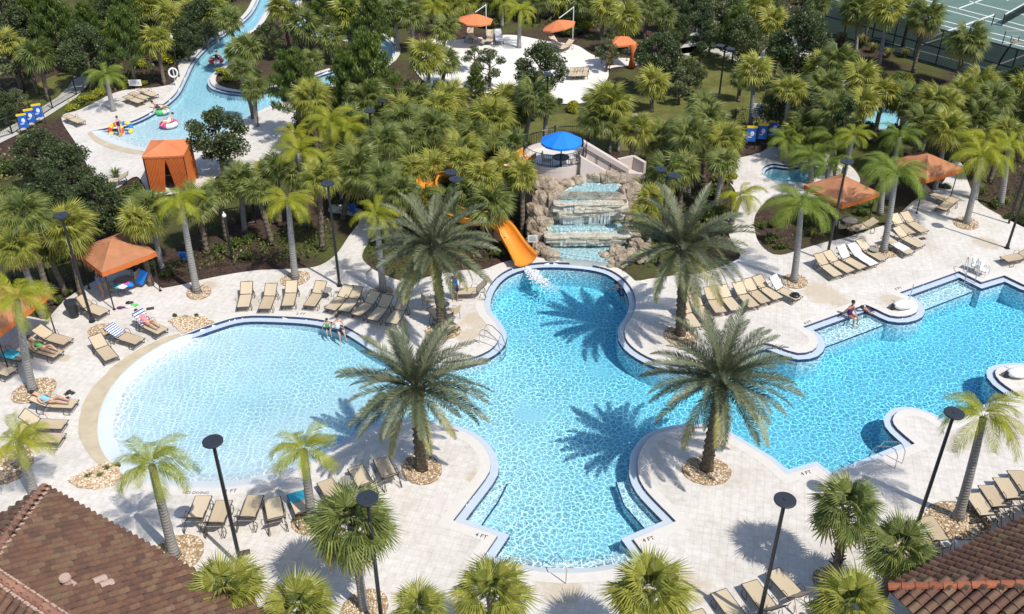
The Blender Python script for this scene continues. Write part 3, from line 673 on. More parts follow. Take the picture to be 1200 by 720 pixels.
# ------------------------------------------------------------------ palm fronds
def fan_frond(seed, Rr=.9, n=20, pet=.85, mat='sabal', lod=0):
    rnd = random.Random(seed); V = []; F = []
    def tri(*p): b = len(V); V.extend(p); F.append((b, b + 1, b + 2))
    def petz(x): return -.10 * x * x
    for k in range(2):
        x0, x1 = pet * k / 2, pet * (k + 1) / 2
        tri((x0, -.02, petz(x0)), (x0, .02, petz(x0)), (x1, 0, petz(x1)))
    hx, hz = pet, petz(pet)
    for i in range(n):
        a = (i / (n - 1) - .5) * R(235); L = Rr * (.72 + .28 * math.cos(a * .6)) * rnd.uniform(.9, 1.08); w = 2.1 * Rr / n
        ca, sa = math.cos(a), math.sin(a); cos_tap = .25 * max(0, ca)
        def p(r, s, dz=0):
            x = hx + cos_tap * Rr * .6 * (1 if r > 0 else 0) + ca * r - sa * s; y = sa * r + ca * s
            return (x, y, hz - .50 * (r / Rr) ** 2.2 * Rr - .16 * abs(y) + dz)
        tw = rnd.uniform(-.03, .03); m = L * .5
        root_ = (hx + cos_tap * Rr * .3, 0, hz); tip = p(L, rnd.uniform(-.05, .05), -.14 * Rr * rnd.random())
        tri(root_, p(m, -w / 2, tw), p(m, w * .05, .035)); tri(root_, p(m, w * .05, .035), p(m, w / 2, -tw))
        tri(p(m, -w / 2, tw), tip, p(m, w / 2, -tw))
    return np.array(V), np.array(F)
def pinnate(seed, L=3.0, n=30, droop=.9, w=.045, ll=.45, hang=.3, up=.25, curl=1.5, start=.12, fw=.6):
    rnd = random.Random(seed); V = []; F = []
    def tri(*p): b = len(V); V.extend([tuple(q) for q in p]); F.append((b, b + 1, b + 2))
    pts = []; x = z = 0; N = 24
    for i in range(N + 1):
        t = i / N; th_ = -droop * t ** curl; pts.append((Vector((x, 0, z)), Vector((math.cos(th_), 0, math.sin(th_))))); x += L / N * math.cos(th_); z += L / N * math.sin(th_)
    for i in range(0, N, 3):
        p, t = pts[i]; q, _ = pts[min(i + 3, N)]; r_ = .028 * (1 - i / N) + .004; r2 = .028 * (1 - (i + 3) / N) + .004
        tri(p + Vector((0, -r_, 0)), p + Vector((0, r_, 0)), q + Vector((0, 0, r2))); tri(p + Vector((0, r_, 0)), q, p + Vector((0, 0, r_)))
    for i in range(n):
        t = start + (1 - start) * (i + .5) / n; k = t * N; i0 = min(int(k), N - 1); p = pts[i0][0].lerp(pts[i0 + 1][0], k - i0); tg = pts[i0][1]; nz = Vector((-tg.z, 0, tg.x))
        for s in (-1, 1):
            l = ll * (math.sin(PI * min(1, t * .9 + .12)) ** .6) * rnd.uniform(.85, 1.1)
            d = (tg * rnd.uniform(fw - .15, fw + .15) + Vector((0, s, 0)) * .85 + nz * rnd.uniform(up - .25, up + .25)).normalized()
            e = p + d * l; e.z -= hang * l * rnd.uniform(.8, 1.2); mid = p + d * l * .5 + Vector((0, 0, -hang * l * .12)); q = tg * w * .5
            tri(p - q * .6, mid + q, p + q * .6) ; tri(p - q * .6, mid - q, mid + q); tri(mid - q, e, mid + q)
    return np.array(V), np.array(F)
FR = {}
def fr(key, gen, mat, k=3):
    FR[key] = []
    for i in range(k):
        V, F = gen(i + 11); FR[key].append((V, F, mesh_np('frond_' + key, V, F, mat)))
fr('sabal', lambda s: fan_frond(s, .92, 26), M['sabal']); fr('sabal_y', lambda s: fan_frond(s, .92, 26), M['sabal_y']); fr('sabal_low', lambda s: fan_frond(s, .85, 16, .9), M['sabal_low'], 2)
fr('sabal_dead', lambda s: fan_frond(s, .7, 12, .9), M['sabal_dead'], 2); fr('sabal_far', lambda s: fan_frond(s, .95, 15, .8), M['sabal'])
fr('queen', lambda s: pinnate(s, 3.0, 76, 2.3, .03, .66, 1.0, -.05, 1.15), M['queen']); fr('queen_green', lambda s: pinnate(s, 3.0, 76, 2.2, .03, .66, .95, -.05, 1.15), M['queen_green'])
fr('date', lambda s: pinnate(s, 3.35, 84, .85, .042, .48, .06, .38, 1.5, .12, .95), M['date'], 4); fr('date_low', lambda s: pinnate(s, 3.2, 78, 1.2, .042, .48, .2, .2, 1.3, .12, .95), M['date_low'], 2)
def mat_dir(az, el, roll=0):
    x = Vector((math.cos(el) * math.cos(az), math.cos(el) * math.sin(az), math.sin(el)))
    y = Vector((-math.sin(az), math.cos(az), 0)); z = x.cross(y); Mx = Matrix((x, y, z)).transposed()
    return Mx @ Matrix.Rotation(roll, 3, 'X')
def crown_dirs(kind, n, rnd):
    out = []
    for i in range(n):
        t = (i + .5) / n; az = i * 2.39996 + rnd.uniform(-.25, .25)
        if kind == 'sabal': el = math.asin(max(-1, min(1, 1 - t * 1.62))) + rnd.uniform(-.12, .12)
        elif kind == 'date': el = math.asin(max(-1, min(1, 1 - t * 1.28))) + rnd.uniform(-.14, .14)
        else: el = R(78) - t * R(70) + rnd.uniform(-.12, .12)
        out.append((az, el, rnd.uniform(-.5, .5) if kind == 'sabal' else rnd.uniform(-.3, .3), rnd.uniform(.85, 1.08), t))
    return out
CROWN = {}
def joined_crown(kind, var):
    key = (kind, var)
    if key not in CROWN:
        rnd = random.Random(var * 7 + len(kind)); Vs = []; Fs = []; b = 0
        base = {'sabal': 'sabal_far'}.get(kind, kind); n = {'sabal': 40, 'queen': 15, 'queen_green': 15}.get(kind, 30)
        for az, el, ro, s, t in crown_dirs('sabal' if kind == 'sabal' else 'queen', n, rnd):
            V, F, _ = FR[base][rnd.randrange(3)]; Mx = np.array(mat_dir(az, el, ro)) * s
            Vs.append(V @ Mx.T); Fs.append(F + b); b += len(V)
        CROWN[key] = mesh_np('crown', np.vstack(Vs), np.vstack(Fs), M[kind if kind != 'sabal' or var % 2 else 'sabal_y'])
    return CROWN[key]
def trunk(mb, h, r0, r1, lean, boots=0, rnd=random, n=8, knobs=0):
    pts = []; rad = []; K = 10
    for i in range(K + 1):
        t = i / K; pts.append((lean[0] * t ** 1.3, lean[1] * t ** 1.3, h * t)); rad.append((r0 + (r1 - r0) * t) * (1 + .35 * max(0, 1 - t * 9)))
    mb.tube(pts, rad, n)
    if boots:
        k = 0
        for i in range(boots):
            t = (i + .5) / boots; q = Vector((lean[0] * t ** 1.3, lean[1] * t ** 1.3, h * t)); r_ = r0 + (r1 - r0) * t
            for j in range(5):
                a = (j + (.5 if i % 2 else 0)) * 2 * PI / 5 + rnd.uniform(-.2, .2); d = Vector((math.cos(a), math.sin(a), 0))
                if knobs: mb.ell(q + d * r_, (.07, .07, .05), 5, 3)
                else:
                    s = Vector((-d.y, d.x, 0)); a0 = q + d * r_ * .7; tip = q + d * (r_ + rnd.uniform(.06, .16)) + Vector((0, 0, rnd.uniform(.12, .22)))
                    mb.add([a0 - s * .06, a0 + s * .06, tip + s * .03, tip - s * .03, a0 + Vector((0, 0, .1))], [(0, 1, 2, 3), (0, 3, 4), (1, 4, 2)])
    return mb
PALMS = []
def palm(kind, cu, cv, rp, bu=None, bv=None, h=None, desc=None, boots=None, sep=None, nfr=None, scale=None, group=None):
    rnd = random.Random(int(cu * 31 + cv * 17))
    if bu is not None:
        B = at(bu, bv); y0 = at(cu, cv).y; z = CAM_H * (1 - B.y / y0); z = max(1.2, min(z, 11)); top = at(cu, cv, z)
    else:
        z = h or rnd.uniform(2.7, 4.3); top = at(cu, cv, z); B = Vector((top.x + rnd.uniform(-.4, .4), top.y + rnd.uniform(-.1, .3), 0))
    B.z = -.08; top.y = B.y + (top.y - B.y) * .5
    Rm = rp * dist_of(top) / FOC; nominal = {'sabal': 1.78, 'date': 3.1, 'queen': 2.15, 'queen_green': 2.15}[kind]
    s = scale or max(.55, min(1.5, Rm / nominal))
    root = empty({'sabal': 'fan_palm', 'date': 'date_palm'}.get(kind, 'queen_palm'), B)
    lean = (top.x - B.x, top.y - B.y)
    mb = MB(); H_ = z + .08
    if kind == 'date': trunk(mb, H_, .23, .19, lean, 26, rnd, 10, knobs=1); mt = M['trunk_date']
    elif kind == 'sabal': trunk(mb, H_, .16, .15, lean, boots if boots is not None else (rnd.choice([0, 0, 10]) if rp > 25 else 0), rnd, 7); mt = M['trunk_brown'] if boots or rnd.random() < .6 else M['trunk_grey']
    else: trunk(mb, H_, .20, .13, lean, 0, rnd, 9); mt = M['trunk_grey']
    mb.build('trunk', mt, root, True)
    if kind == 'date':
        bo = MB(); 
        for i in range(40):
            a = i * 2.4; zz = -.55 + .55 * i / 40; d = Vector((math.cos(a), math.sin(a), 0)); bo.tube([d * .18 + Vector((0, 0, zz)), d * .38 + Vector((0, 0, zz + .28))], [.06, .03], 4)
        o = bo.build('leaf_base', M['bark'], root); o.location = (lean[0], lean[1], H_)
    sepf = sep if sep is not None else rp >= 26; yel = rnd.random() < .4 or 'yellow' in (desc or '')
    if kind == 'sabal' and sepf:
        for q_ in range(9):
            o = link('frond', FR['sabal'][q_ % 3][2], root); Mx = (mat_dir(q_ * 2.4, R(rnd.uniform(10, 80)), rnd.uniform(-.5, .5)) * (s * .58)).to_4x4(); Mx.translation = (lean[0], lean[1], H_); o.matrix_local = Mx
    if sepf:
        n = nfr or {'sabal': 48, 'date': 58, 'queen': 15, 'queen_green': 15}[kind]
        if kind == 'sabal' and rnd.random() < .55:
            for q_ in range(rnd.randint(2, 6)):
                o = link('frond', FR['sabal_dead'][q_ % 2][2], root); Mx = (mat_dir(rnd.uniform(0, 6.28), R(rnd.uniform(-80, -55))) * s).to_4x4(); Mx.translation = (lean[0], lean[1], H_ - .1); o.matrix_local = Mx
        for az, el, ro, sc_, t in crown_dirs({'sabal': 'sabal', 'date': 'date'}.get(kind, 'queen'), n, rnd):
            if kind == 'sabal' and rnd.random() < .08: continue
            key = kind if kind != 'sabal' or not yel else 'sabal_y'
            if kind in ('sabal', 'date') and t > .84: key = kind + '_low'
            me = FR[key][rnd.randrange(len(FR[key]))][2]
            o = link('frond', me, root); Mx = (mat_dir(az, el, ro) * (s * sc_)).to_4x4(); Mx.translation = (lean[0], lean[1], H_); o.matrix_local = Mx
    else:
        o = link('crown', joined_crown(kind, rnd.randrange(8)), root); o.location = (lean[0], lean[1], H_); o.rotation_euler = (rnd.uniform(-.2, .2), rnd.uniform(-.2, .2), rnd.uniform(0, 6.28)); o.scale = (s * rnd.uniform(.9, 1.12), s * rnd.uniform(.9, 1.12), s * rnd.uniform(.85, 1.15))
    dd = desc or {'sabal': 'green fan palm', 'date': 'date palm', 'queen': 'yellow drooping palm', 'queen_green': 'green drooping feather palm'}[kind]
    cat = 'palm tree'
    later(root, dd, (cu, cv), cat, group or {'sabal': 'fan palms in the planting', 'date': 'large date palms round the pools'}.get(kind, 'drooping palms on grey trunks'))
    PALMS.append((root, (cu, cv), B, s)); return root
# date palms
for (a, desc) in (((508, 292, 78, 519, 388), 'grey green date palm with dark trunk, crown overlapping'), ((487, 455, 90, 494, 550), 'large date palm on a pebble ring, crown overlapping'), ((800, 292, 82, 797, 392), 'big date palm standing beside the loungers, crown overlapping'), ((845, 446, 92, 828, 550), 'large date palm with drooping lower fronds, crown overlapping')):
    r_ = palm('date', *a); PEND.pop()
DP = [p[0] for p in PALMS]
for o, l in zip(DP, ('grey-green date palm on the deck left of the orange slide', 'large date palm on the tongue of deck between the two pools', 'date palm with bare dark trunk on the deck just right of the waterfall', 'large date palm on a pebble ring at the right bank of the centre pool')): o['label'] = l
# drooping queen palms
for a in [('queen', 338, 240, 30, 346, 327), ('queen', 212, 238, 30, 231, 343), ('queen', 441, 254, 24, 449, 342), ('queen', 20, 352, 42, 39, 459), ('queen', 22, 518, 32, 40, 578), ('queen', 178, 546, 46, 205, 652), ('queen', 356, 528, 40, 366, 612),
          ('queen', 1152, 490, 50, 1122, 608), ('queen_green', 939, 243, 40, 930, 330), ('queen_green', 1050, 205, 36, 1035, 295), ('queen', 1150, 184, 36, 1132, 262), ('queen_green', 1035, 196, 25, 1031, 250), ('queen_green', 950, 184, 26, 950, 216), ('queen_green', 124, 90, 22, 133, 130),
          ('queen', 610, 13, 20, 608, 56), ('queen', 868, 232, 24, 857, 262), ('queen', 1182, 170, 24, 1172, 240), ('queen', 350, 180, 32, None, None, 4.6), ('queen', 385, 143, 32, None, None, 4.8), ('queen', 405, 150, 26, None, None, 4.4), ('queen_green', 978, 165, 28, None, None, 2.6), ('queen_green', 1055, 162, 24), ('queen', 1155, 165, 24), ('queen_green', 922, 166, 20, None, None, 1.6), ('queen_green', 970, 195, 24, 968, 240),
          ('queen', 1000, 160, 22), ('queen', 345, 160, 20), ('queen', 510, 10, 20, 509, 40), ('queen', 588, 2, 18, 588, 30)]:
    palm(*a)
# fan palms with a visible foot, then the rest
SAB = [(8, 50, 22, 25, 106), (45, 66, 24, 57, 117), (30, 62, 18), (183, 47, 22, 193, 99), (170, 8, 20, 166, 30), (225, 16, 24, 227, 46), (198, 18, 20), (252, 14, 22), (290, 58, 22), (268, 24, 18), (275, 62, 16), (298, 104, 18, 301, 148), (282, 82, 16),
       (355, 28, 24, 363, 64), (388, 44, 20, 389, 74), (406, 16, 24, 412, 66), (432, 10, 22), (433, 50, 16, 434, 78), (462, 12, 22), (482, 18, 20), (500, 66, 24), (523, 72, 22, 518, 102), (522, 34, 20, 520, 62), (545, 2, 22, 545, 26), (572, 0, 20, 572, 24), (530, 4, 20, 528, 30), (330, 10, 20), (365, 70, 16),
       (487, 115, 25), (517, 124, 24), (505, 150, 30), (470, 130, 22), (575, 142, 35), (592, 118, 24), (450, 168, 28), (402, 178, 26), (555, 160, 26), (535, 145, 24), (480, 160, 24), (430, 150, 20), (410, 140, 20),
       (325, 195, 22), (375, 208, 27, 378, 292), (350, 205, 22), (420, 200, 36, 402, 256), (448, 212, 28), (485, 200, 24), (470, 225, 26), (520, 170, 24), (545, 190, 22), (575, 240, 32, 575, 290), (612, 206, 24, 612, 278),
       (522, 240, 27, None, None, 2.4), (497, 236, 25, None, None, 2.2), (546, 228, 24, None, None, 2.8), (566, 208, 24, None, None, 3.8), (594, 196, 22, None, None, 3.8), (532, 262, 22, None, None, 1.6), (508, 196, 22),
       (600, 170, 22), (625, 112, 26, 614, 176), (602, 132, 22, 598, 172), (640, 125, 18), (712, 122, 34, 714, 178), (700, 140, 26), (724, 140, 24, 724, 176), (765, 96, 20, 763, 130), (745, 152, 26), (775, 162, 28), (808, 158, 28), (830, 142, 28), (850, 165, 28), (825, 125, 22), (800, 185, 24),
       (884, 82, 22, 879, 148), (868, 92, 16, 865, 118), (780, 204, 27, None, None, 3.0), (764, 236, 24, None, None, 2.2), (798, 198, 24, None, None, 3.0), (752, 226, 20, None, None, 1.8), (756, 256, 18, None, None, 1.6), (848, 190, 22),
       (1004, 12, 26, 1003, 60), (1040, 12, 24, 1030, 76), (1085, 20, 26, 1070, 84), (1134, 48, 28, 1118, 103), (982, 72, 26), (962, 82, 24), (978, 128, 30), (1010, 92, 24), (1012, 122, 24), (1060, 118, 28), (1036, 108, 22), (1100, 122, 30), (1130, 112, 26), (1166, 118, 28), (1110, 152, 28), (1082, 142, 26), (1192, 128, 28), (1150, 140, 26), (1180, 155, 24),
       (950, 148, 28, None, None, 2.2), (932, 158, 24, None, None, 1.7), (905, 25, 20), (890, 10, 20), (735, 22, 22), (710, 10, 20), (685, 4, 20, 685, 34), (762, 8, 20), (652, -4, 20, 652, 20), (630, 0, 16, 630, 26), (590, -2, 18, 590, 24), (780, 20, 18), (1070, 5, 20), (1020, 5, 18), (960, 5, 18), (1200, 105, 24), (912, 60, 18), (925, 105, 22),
       (28, 252, 36, 60, 355), (78, 268, 36, 96, 346), (18, 292, 30), (176, 246, 32, 190, 315), (230, 238, 28, 243, 296), (160, 260, 24), (282, 212, 27, 287, 270), (255, 225, 22), (300, 225, 20), (310, 205, 20), (50, 290, 24), (5, 250, 24)]
for a in SAB:
    palm('sabal', *a)
for a in [(412, 616, 56, 427, 714), (575, 700, 52), (762, 700, 54), (264, 700, 50), (352, 716, 50), (492, 722, 36), (992, 598, 47, 977, 682), (1056, 648, 46), (996, 712, 50)]:
    if len(a) == 5: palm('sabal', *a, desc='foreground fan palm', boots=14 if a[0] > 900 else 0)
    else: palm('sabal', *a, h=3.6 if a[0] != 1056 else 3.0, desc='foreground fan palm' if a[0] > 400 else 'yellowish foreground fan palm', boots=0)
# forest fill
rf = random.Random(4)
def fill(poly_, n, r, kind='sabal', sep_min=2.4, zz=(2.6, 4.2), avoid=True):
    pts = [at(u, v) for u, v in poly_]; xs = [p.x for p in pts]; ys = [p.y for p in pts]; k = 0; tries = 0; pl = [(p.x, p.y) for p in pts]
    while k < n and tries < n * 40:
        tries += 1; q = Vector((rf.uniform(min(xs), max(xs)), rf.uniform(min(ys), max(ys)), 0))
        if not inside([(q.x, q.y)], pl)[0]: continue
        if any((p[2] - q).length < sep_min for p in PALMS): continue
        h = rf.uniform(*zz); u, v = px((q.x, q.y, h)); bu_, bv_ = px((q.x, q.y, 0))
        palm(kind, u, v, r * FOC / dist_of((q.x, q.y, h)), bu_, bv_); k += 1
fill([(0, -60), (280, -60), (250, 10), (215, 40), (190, 60), (140, 90), (100, 70), (0, 40)], 26, 1.6)
fill([(330, -40), (1000, -50), (960, 0), (700, 20), (640, 12), (520, 12), (480, 22), (350, 5)], 46, 1.6)
fill([(360, 170), (470, 165), (560, 172), (610, 190), (600, 220), (440, 260), (360, 230)], 14, 1.6)
fill([(950, 140), (1010, 150), (1100, 155), (1220, 165), (1220, 200), (1130, 180), (1000, 170), (940, 150)], 10, 1.6)
fill([(790, 185), (850, 175), (850, 215), (830, 270), (790, 290), (785, 240)], 4, 1.4, zz=(1.6, 2.6))

# ------------------------------------------------------------------ broadleaf trees and pines
def leaf_cloud(seed, lobes, n, size, flat=1.0, tuft=False):
    rg = np.random.default_rng(seed); cs = np.array([l[:3] for l in lobes]); rs = np.array([l[3] for l in lobes])
    w = rs ** 2 / (rs ** 2).sum(); k = rg.choice(len(lobes), n, p=w); d = rg.normal(size=(n, 3)); d /= np.linalg.norm(d, axis=1)[:, None]
    rad = rs[k] * (rg.random(n) ** .45); c = cs[k] + d * rad[:, None] * np.array([1, 1, .8 * flat])
    a = rg.normal(size=(n, 3)) + d * .6; 
    if tuft: a[:, 2] = np.abs(a[:, 2]) * .5 + 1.4
    a /= np.linalg.norm(a, axis=1)[:, None]; b = np.cross(a, rg.normal(size=(n, 3))); b /= np.linalg.norm(b, axis=1)[:, None]
    s = size * rg.uniform(.6, 1.3, n)[:, None]; wd = .16 if tuft else .6
    V = np.empty((n, 4, 3)); V[:, 0] = c - a * s * .5; V[:, 1] = c + b * s * wd * .5; V[:, 2] = c + a * s * .5; V[:, 3] = c - b * s * wd * .5
    F = np.arange(n * 4).reshape(n, 4); return V.reshape(-1, 3), F
TREE = {}
def tree_parts(kind, var):
    if (kind, var) in TREE: return TREE[(kind, var)]
    rnd = random.Random(var * 13 + len(kind)); lobes = []; br = MB()
    if kind == 'pine':
        br.tube([(0, 0, 0), (.05, .02, 3), (0, 0, 6.2)], [.13, .09, .02], 7)
        for i in range(30):
            z = 1.8 + 4.3 * i / 30; a = i * 2.4; L = (6.6 - z) * .36 + .25; d = Vector((math.cos(a), math.sin(a), .55)); e = Vector((0, 0, z)) + d * L
            br.tube([(0, 0, z), e], [.035, .01], 4)
            for t in (.45, .75, 1.0): q = Vector((0, 0, z)).lerp(e, t); lobes.append((q.x, q.y, q.z + .15, .34))
        V, F = leaf_cloud(var, lobes, 9000, .34, 1.2, True); mt = M['pine']
    else:
        H0 = {'oak': 1.6, 'slim': 1.8, 'grey': 1.2}[kind]; sp = {'oak': 1.9, 'slim': 1.1, 'grey': 1.3}[kind]; top = {'oak': 3.4, 'slim': 5.0, 'grey': 2.6}[kind]
        br.tube([(0, 0, 0), (.06, 0, H0), (0, .05, H0 + 1), (0, 0, H0 + top * .8)], [.17, .13, .09, .02], 7)
        n = {'oak': 22, 'slim': 22, 'grey': 11}[kind]
        for i in range(n):
            t = (i + .5) / n; z = H0 + top * t; r_ = sp * math.sin(PI * (t * .8 + .18)) * rnd.uniform(.55, 1.05); a = i * 2.4 + rnd.uniform(-.3, .3); q = Vector((math.cos(a) * r_, math.sin(a) * r_, z + rnd.uniform(-.2, .2)))
            br.tube([(0, 0, z * .75), ((q.x) * .5, q.y * .5, z * .85), q], [.06, .04, .012], 5); lobes.append((*q, sp * rnd.uniform(.26, .46)))
        V, F = leaf_cloud(var, lobes, {'oak': 8500, 'slim': 5200, 'grey': 2600}[kind], .19); mt = M['grey_tree'] if kind == 'grey' else M['oak']
    TREE[(kind, var)] = (br.mesh('trunk', M['bark'], True), mesh_np('crown', V, F, mt)); return TREE[(kind, var)]
def tree(kind, cu, cv, rp, bu=None, bv=None, desc='tree'):
    mid, rad = {'oak': (3.4, 2.3), 'slim': (4.0, 1.5), 'grey': (2.5, 1.6), 'pine': (3.9, 1.9)}[kind]
    z = 3.0; c = at(cu, cv, z); s = rp * dist_of(c) / FOC / rad; c = at(cu, cv, mid * s)
    if bu is not None:
        B = at(bu, bv); y0 = at(cu, cv).y; zc = CAM_H * (1 - B.y / y0)
        if 1 < zc < 9: s = .5 * s + .5 * zc / mid
    else: B = Vector((c.x, c.y, 0))
    root = empty('pine_tree' if kind == 'pine' else 'broadleaf_tree', (B.x, B.y, -.1), (cu * 7 + cv) % 6.28, scale=s)
    a, b = tree_parts(kind, int(cu) % 3); link('trunk', a, root); link('crown', b, root)
    later(root, desc, (cu, cv), 'tree', None); PALMS.append((root, (cu, cv), B, s)); return root
for a in [('oak', 262, 156, 40, 262, 205), ('oak', 45, 178, 34), ('oak', 80, 195, 36), ('oak', 60, 222, 34), ('oak', 112, 232, 40), ('oak', 140, 250, 28), ('oak', 98, 55, 34), ('oak', 60, 28, 30), ('oak', 20, 30, 30), ('oak', 632, 72, 32, 632, 122), ('oak', 772, 58, 30, 768, 108),
          ('oak', 872, 40, 28), ('oak', 938, 46, 40), ('oak', 925, 115, 34), ('oak', 855, 12, 24), ('oak', 1190, 92, 20), ('oak', 790, 8, 20), ('oak', 128, 8, 24), ('oak', 315, 40, 20), ('oak', 0, 120, 20), ('oak', 950, 20, 26)]:
    tree(*a, desc='dark green oak')
for a in [('slim', 820, 38, 18, 818, 90), ('slim', 710, 58, 14, 712, 78)]: tree(*a, desc='slender upright tree')
for a in [('grey', 575, 74, 22, 574, 104), ('grey', 712, 58, 16, 710, 84), ('grey', 798, 96, 19, 795, 122), ('grey', 20, 115, 16), ('grey', 560, 60, 12, 556, 84), ('grey', 1008, 145, 12)]: tree(*a, desc='pale airy young tree')
for a in [('pine', 355, 108, 36, 352, 165), ('pine', 440, 96, 40, 438, 160), ('pine', 75, 40, 34, 77, 84), ('pine', 415, 105, 32, 412, 150), ('pine', 560, 100, 16, 558, 120)]: tree(*a, desc='bright green pine')

def tree_fill(poly_, n, kinds, r0, r1):
    us = [p[0] for p in poly_]; vs = [p[1] for p in poly_]; k = 0; tries = 0
    while k < n and tries < 400:
        tries += 1; u, v = rf.uniform(min(us), max(us)), rf.uniform(min(vs), max(vs))
        if (535 < u < 605 and v < 75) or (635 < u < 700 and v < 75) or not inside([(u, v)], poly_)[0] or any(abs(p[1][0] - u) + abs(p[1][1] - v) < 13 for p in PALMS): continue
        kd = rf.choice(kinds); tree(kd, u, v, rf.uniform(r0, r1), desc={'oak': 'dark green oak', 'grey': 'pale airy young tree', 'pine': 'bright green pine', 'slim': 'slender upright tree'}[kd]); k += 1
tree_fill([(0, 0), (280, 0), (240, 35), (180, 75), (100, 60), (60, 80), (0, 100)], 12, ['oak', 'pine', 'grey'], 18, 28)
tree_fill([(340, 0), (960, 0), (930, 30), (760, 50), (690, 30), (480, 30), (350, 30)], 14, ['oak', 'grey', 'pine', 'oak'], 16, 26)
tree_fill([(345, 120), (470, 110), (640, 140), (600, 200), (460, 240), (300, 200)], 11, ['pine', 'oak', 'grey'], 18, 26)
tree_fill([(740, 60), (860, 100), (960, 110), (1010, 150), (960, 170), (900, 110)], 8, ['oak', 'grey', 'slim'], 16, 24)

# ------------------------------------------------------------------ shrubs, ground cover, pebbles
def shrub_mesh(var, mat, spiky=False):
    rnd = random.Random(var); lobes = [(rnd.uniform(-.4, .4), rnd.uniform(-.4, .4), rnd.uniform(.2, .6), rnd.uniform(.25, .42)) for _ in range(6)]
    V, F = leaf_cloud(var + 50, lobes, 900, .15); return mesh_np('shrub', V, F, mat)
def tuft_mesh(var, mat, n=130, h=1.0):
    rnd = random.Random(var); V = []; F = []
    for i in range(n):
        a = rnd.uniform(0, 6.28); l = h * rnd.uniform(.7, 1.15); o = rnd.uniform(.25, .75); d = Vector((math.cos(a), math.sin(a), 0)); s = Vector((-d.y, d.x, 0)) * .022
        p0 = d * rnd.uniform(0, .12); p1 = p0 + d * o * .35 * l + Vector((0, 0, l * .75)); p2 = p0 + d * o * l + Vector((0, 0, l * rnd.uniform(.45, .8))); b = len(V)
        V += [p0 - s, p0 + s, p1 - s, p1 + s, p2]; F += [(b, b + 1, b + 3), (b, b + 3, b + 2), (b + 2, b + 3, b + 4)]
    return mesh_np('tuft', [tuple(v) for v in V], F, mat)
SH = {k: [shrub_mesh(i, M[k]) for i in range(3)] for k in ('bush', 'lime', 'oak')}; TU = [tuft_mesh(i, M['grass']) for i in range(2)]; TG = [tuft_mesh(i + 5, M['sabal'], 70, .9) for i in range(2)]
def shrub(u, v, r, kind='bush', desc=None, z=-.09):
    q = at(u, v, z)
    if kind == 'tuft': me = random.choice(TU); nm = 'bunch_grass'; ds = 'clump of tall bunch grass'
    elif kind == 'spiky': me = random.choice(TG); nm = 'spiky_plant'; ds = 'spiky green plant'
    else: me = random.choice(SH[kind]); nm = 'shrub'; ds = {'bush': 'rounded green shrub', 'lime': 'yellow green shrub', 'oak': 'dark green shrub'}[kind]
    o = link(nm, me); o.location = q; s = r * dist_of(q) / FOC / .62; o.scale = (s, s, s * random.uniform(.8, 1.1)); o.rotation_euler = (0, 0, random.uniform(0, 6.28)); later(o, desc or ds, (u, v), 'shrub' if kind not in ('tuft',) else 'grass clump', 'shrubs in the planting beds'); return o
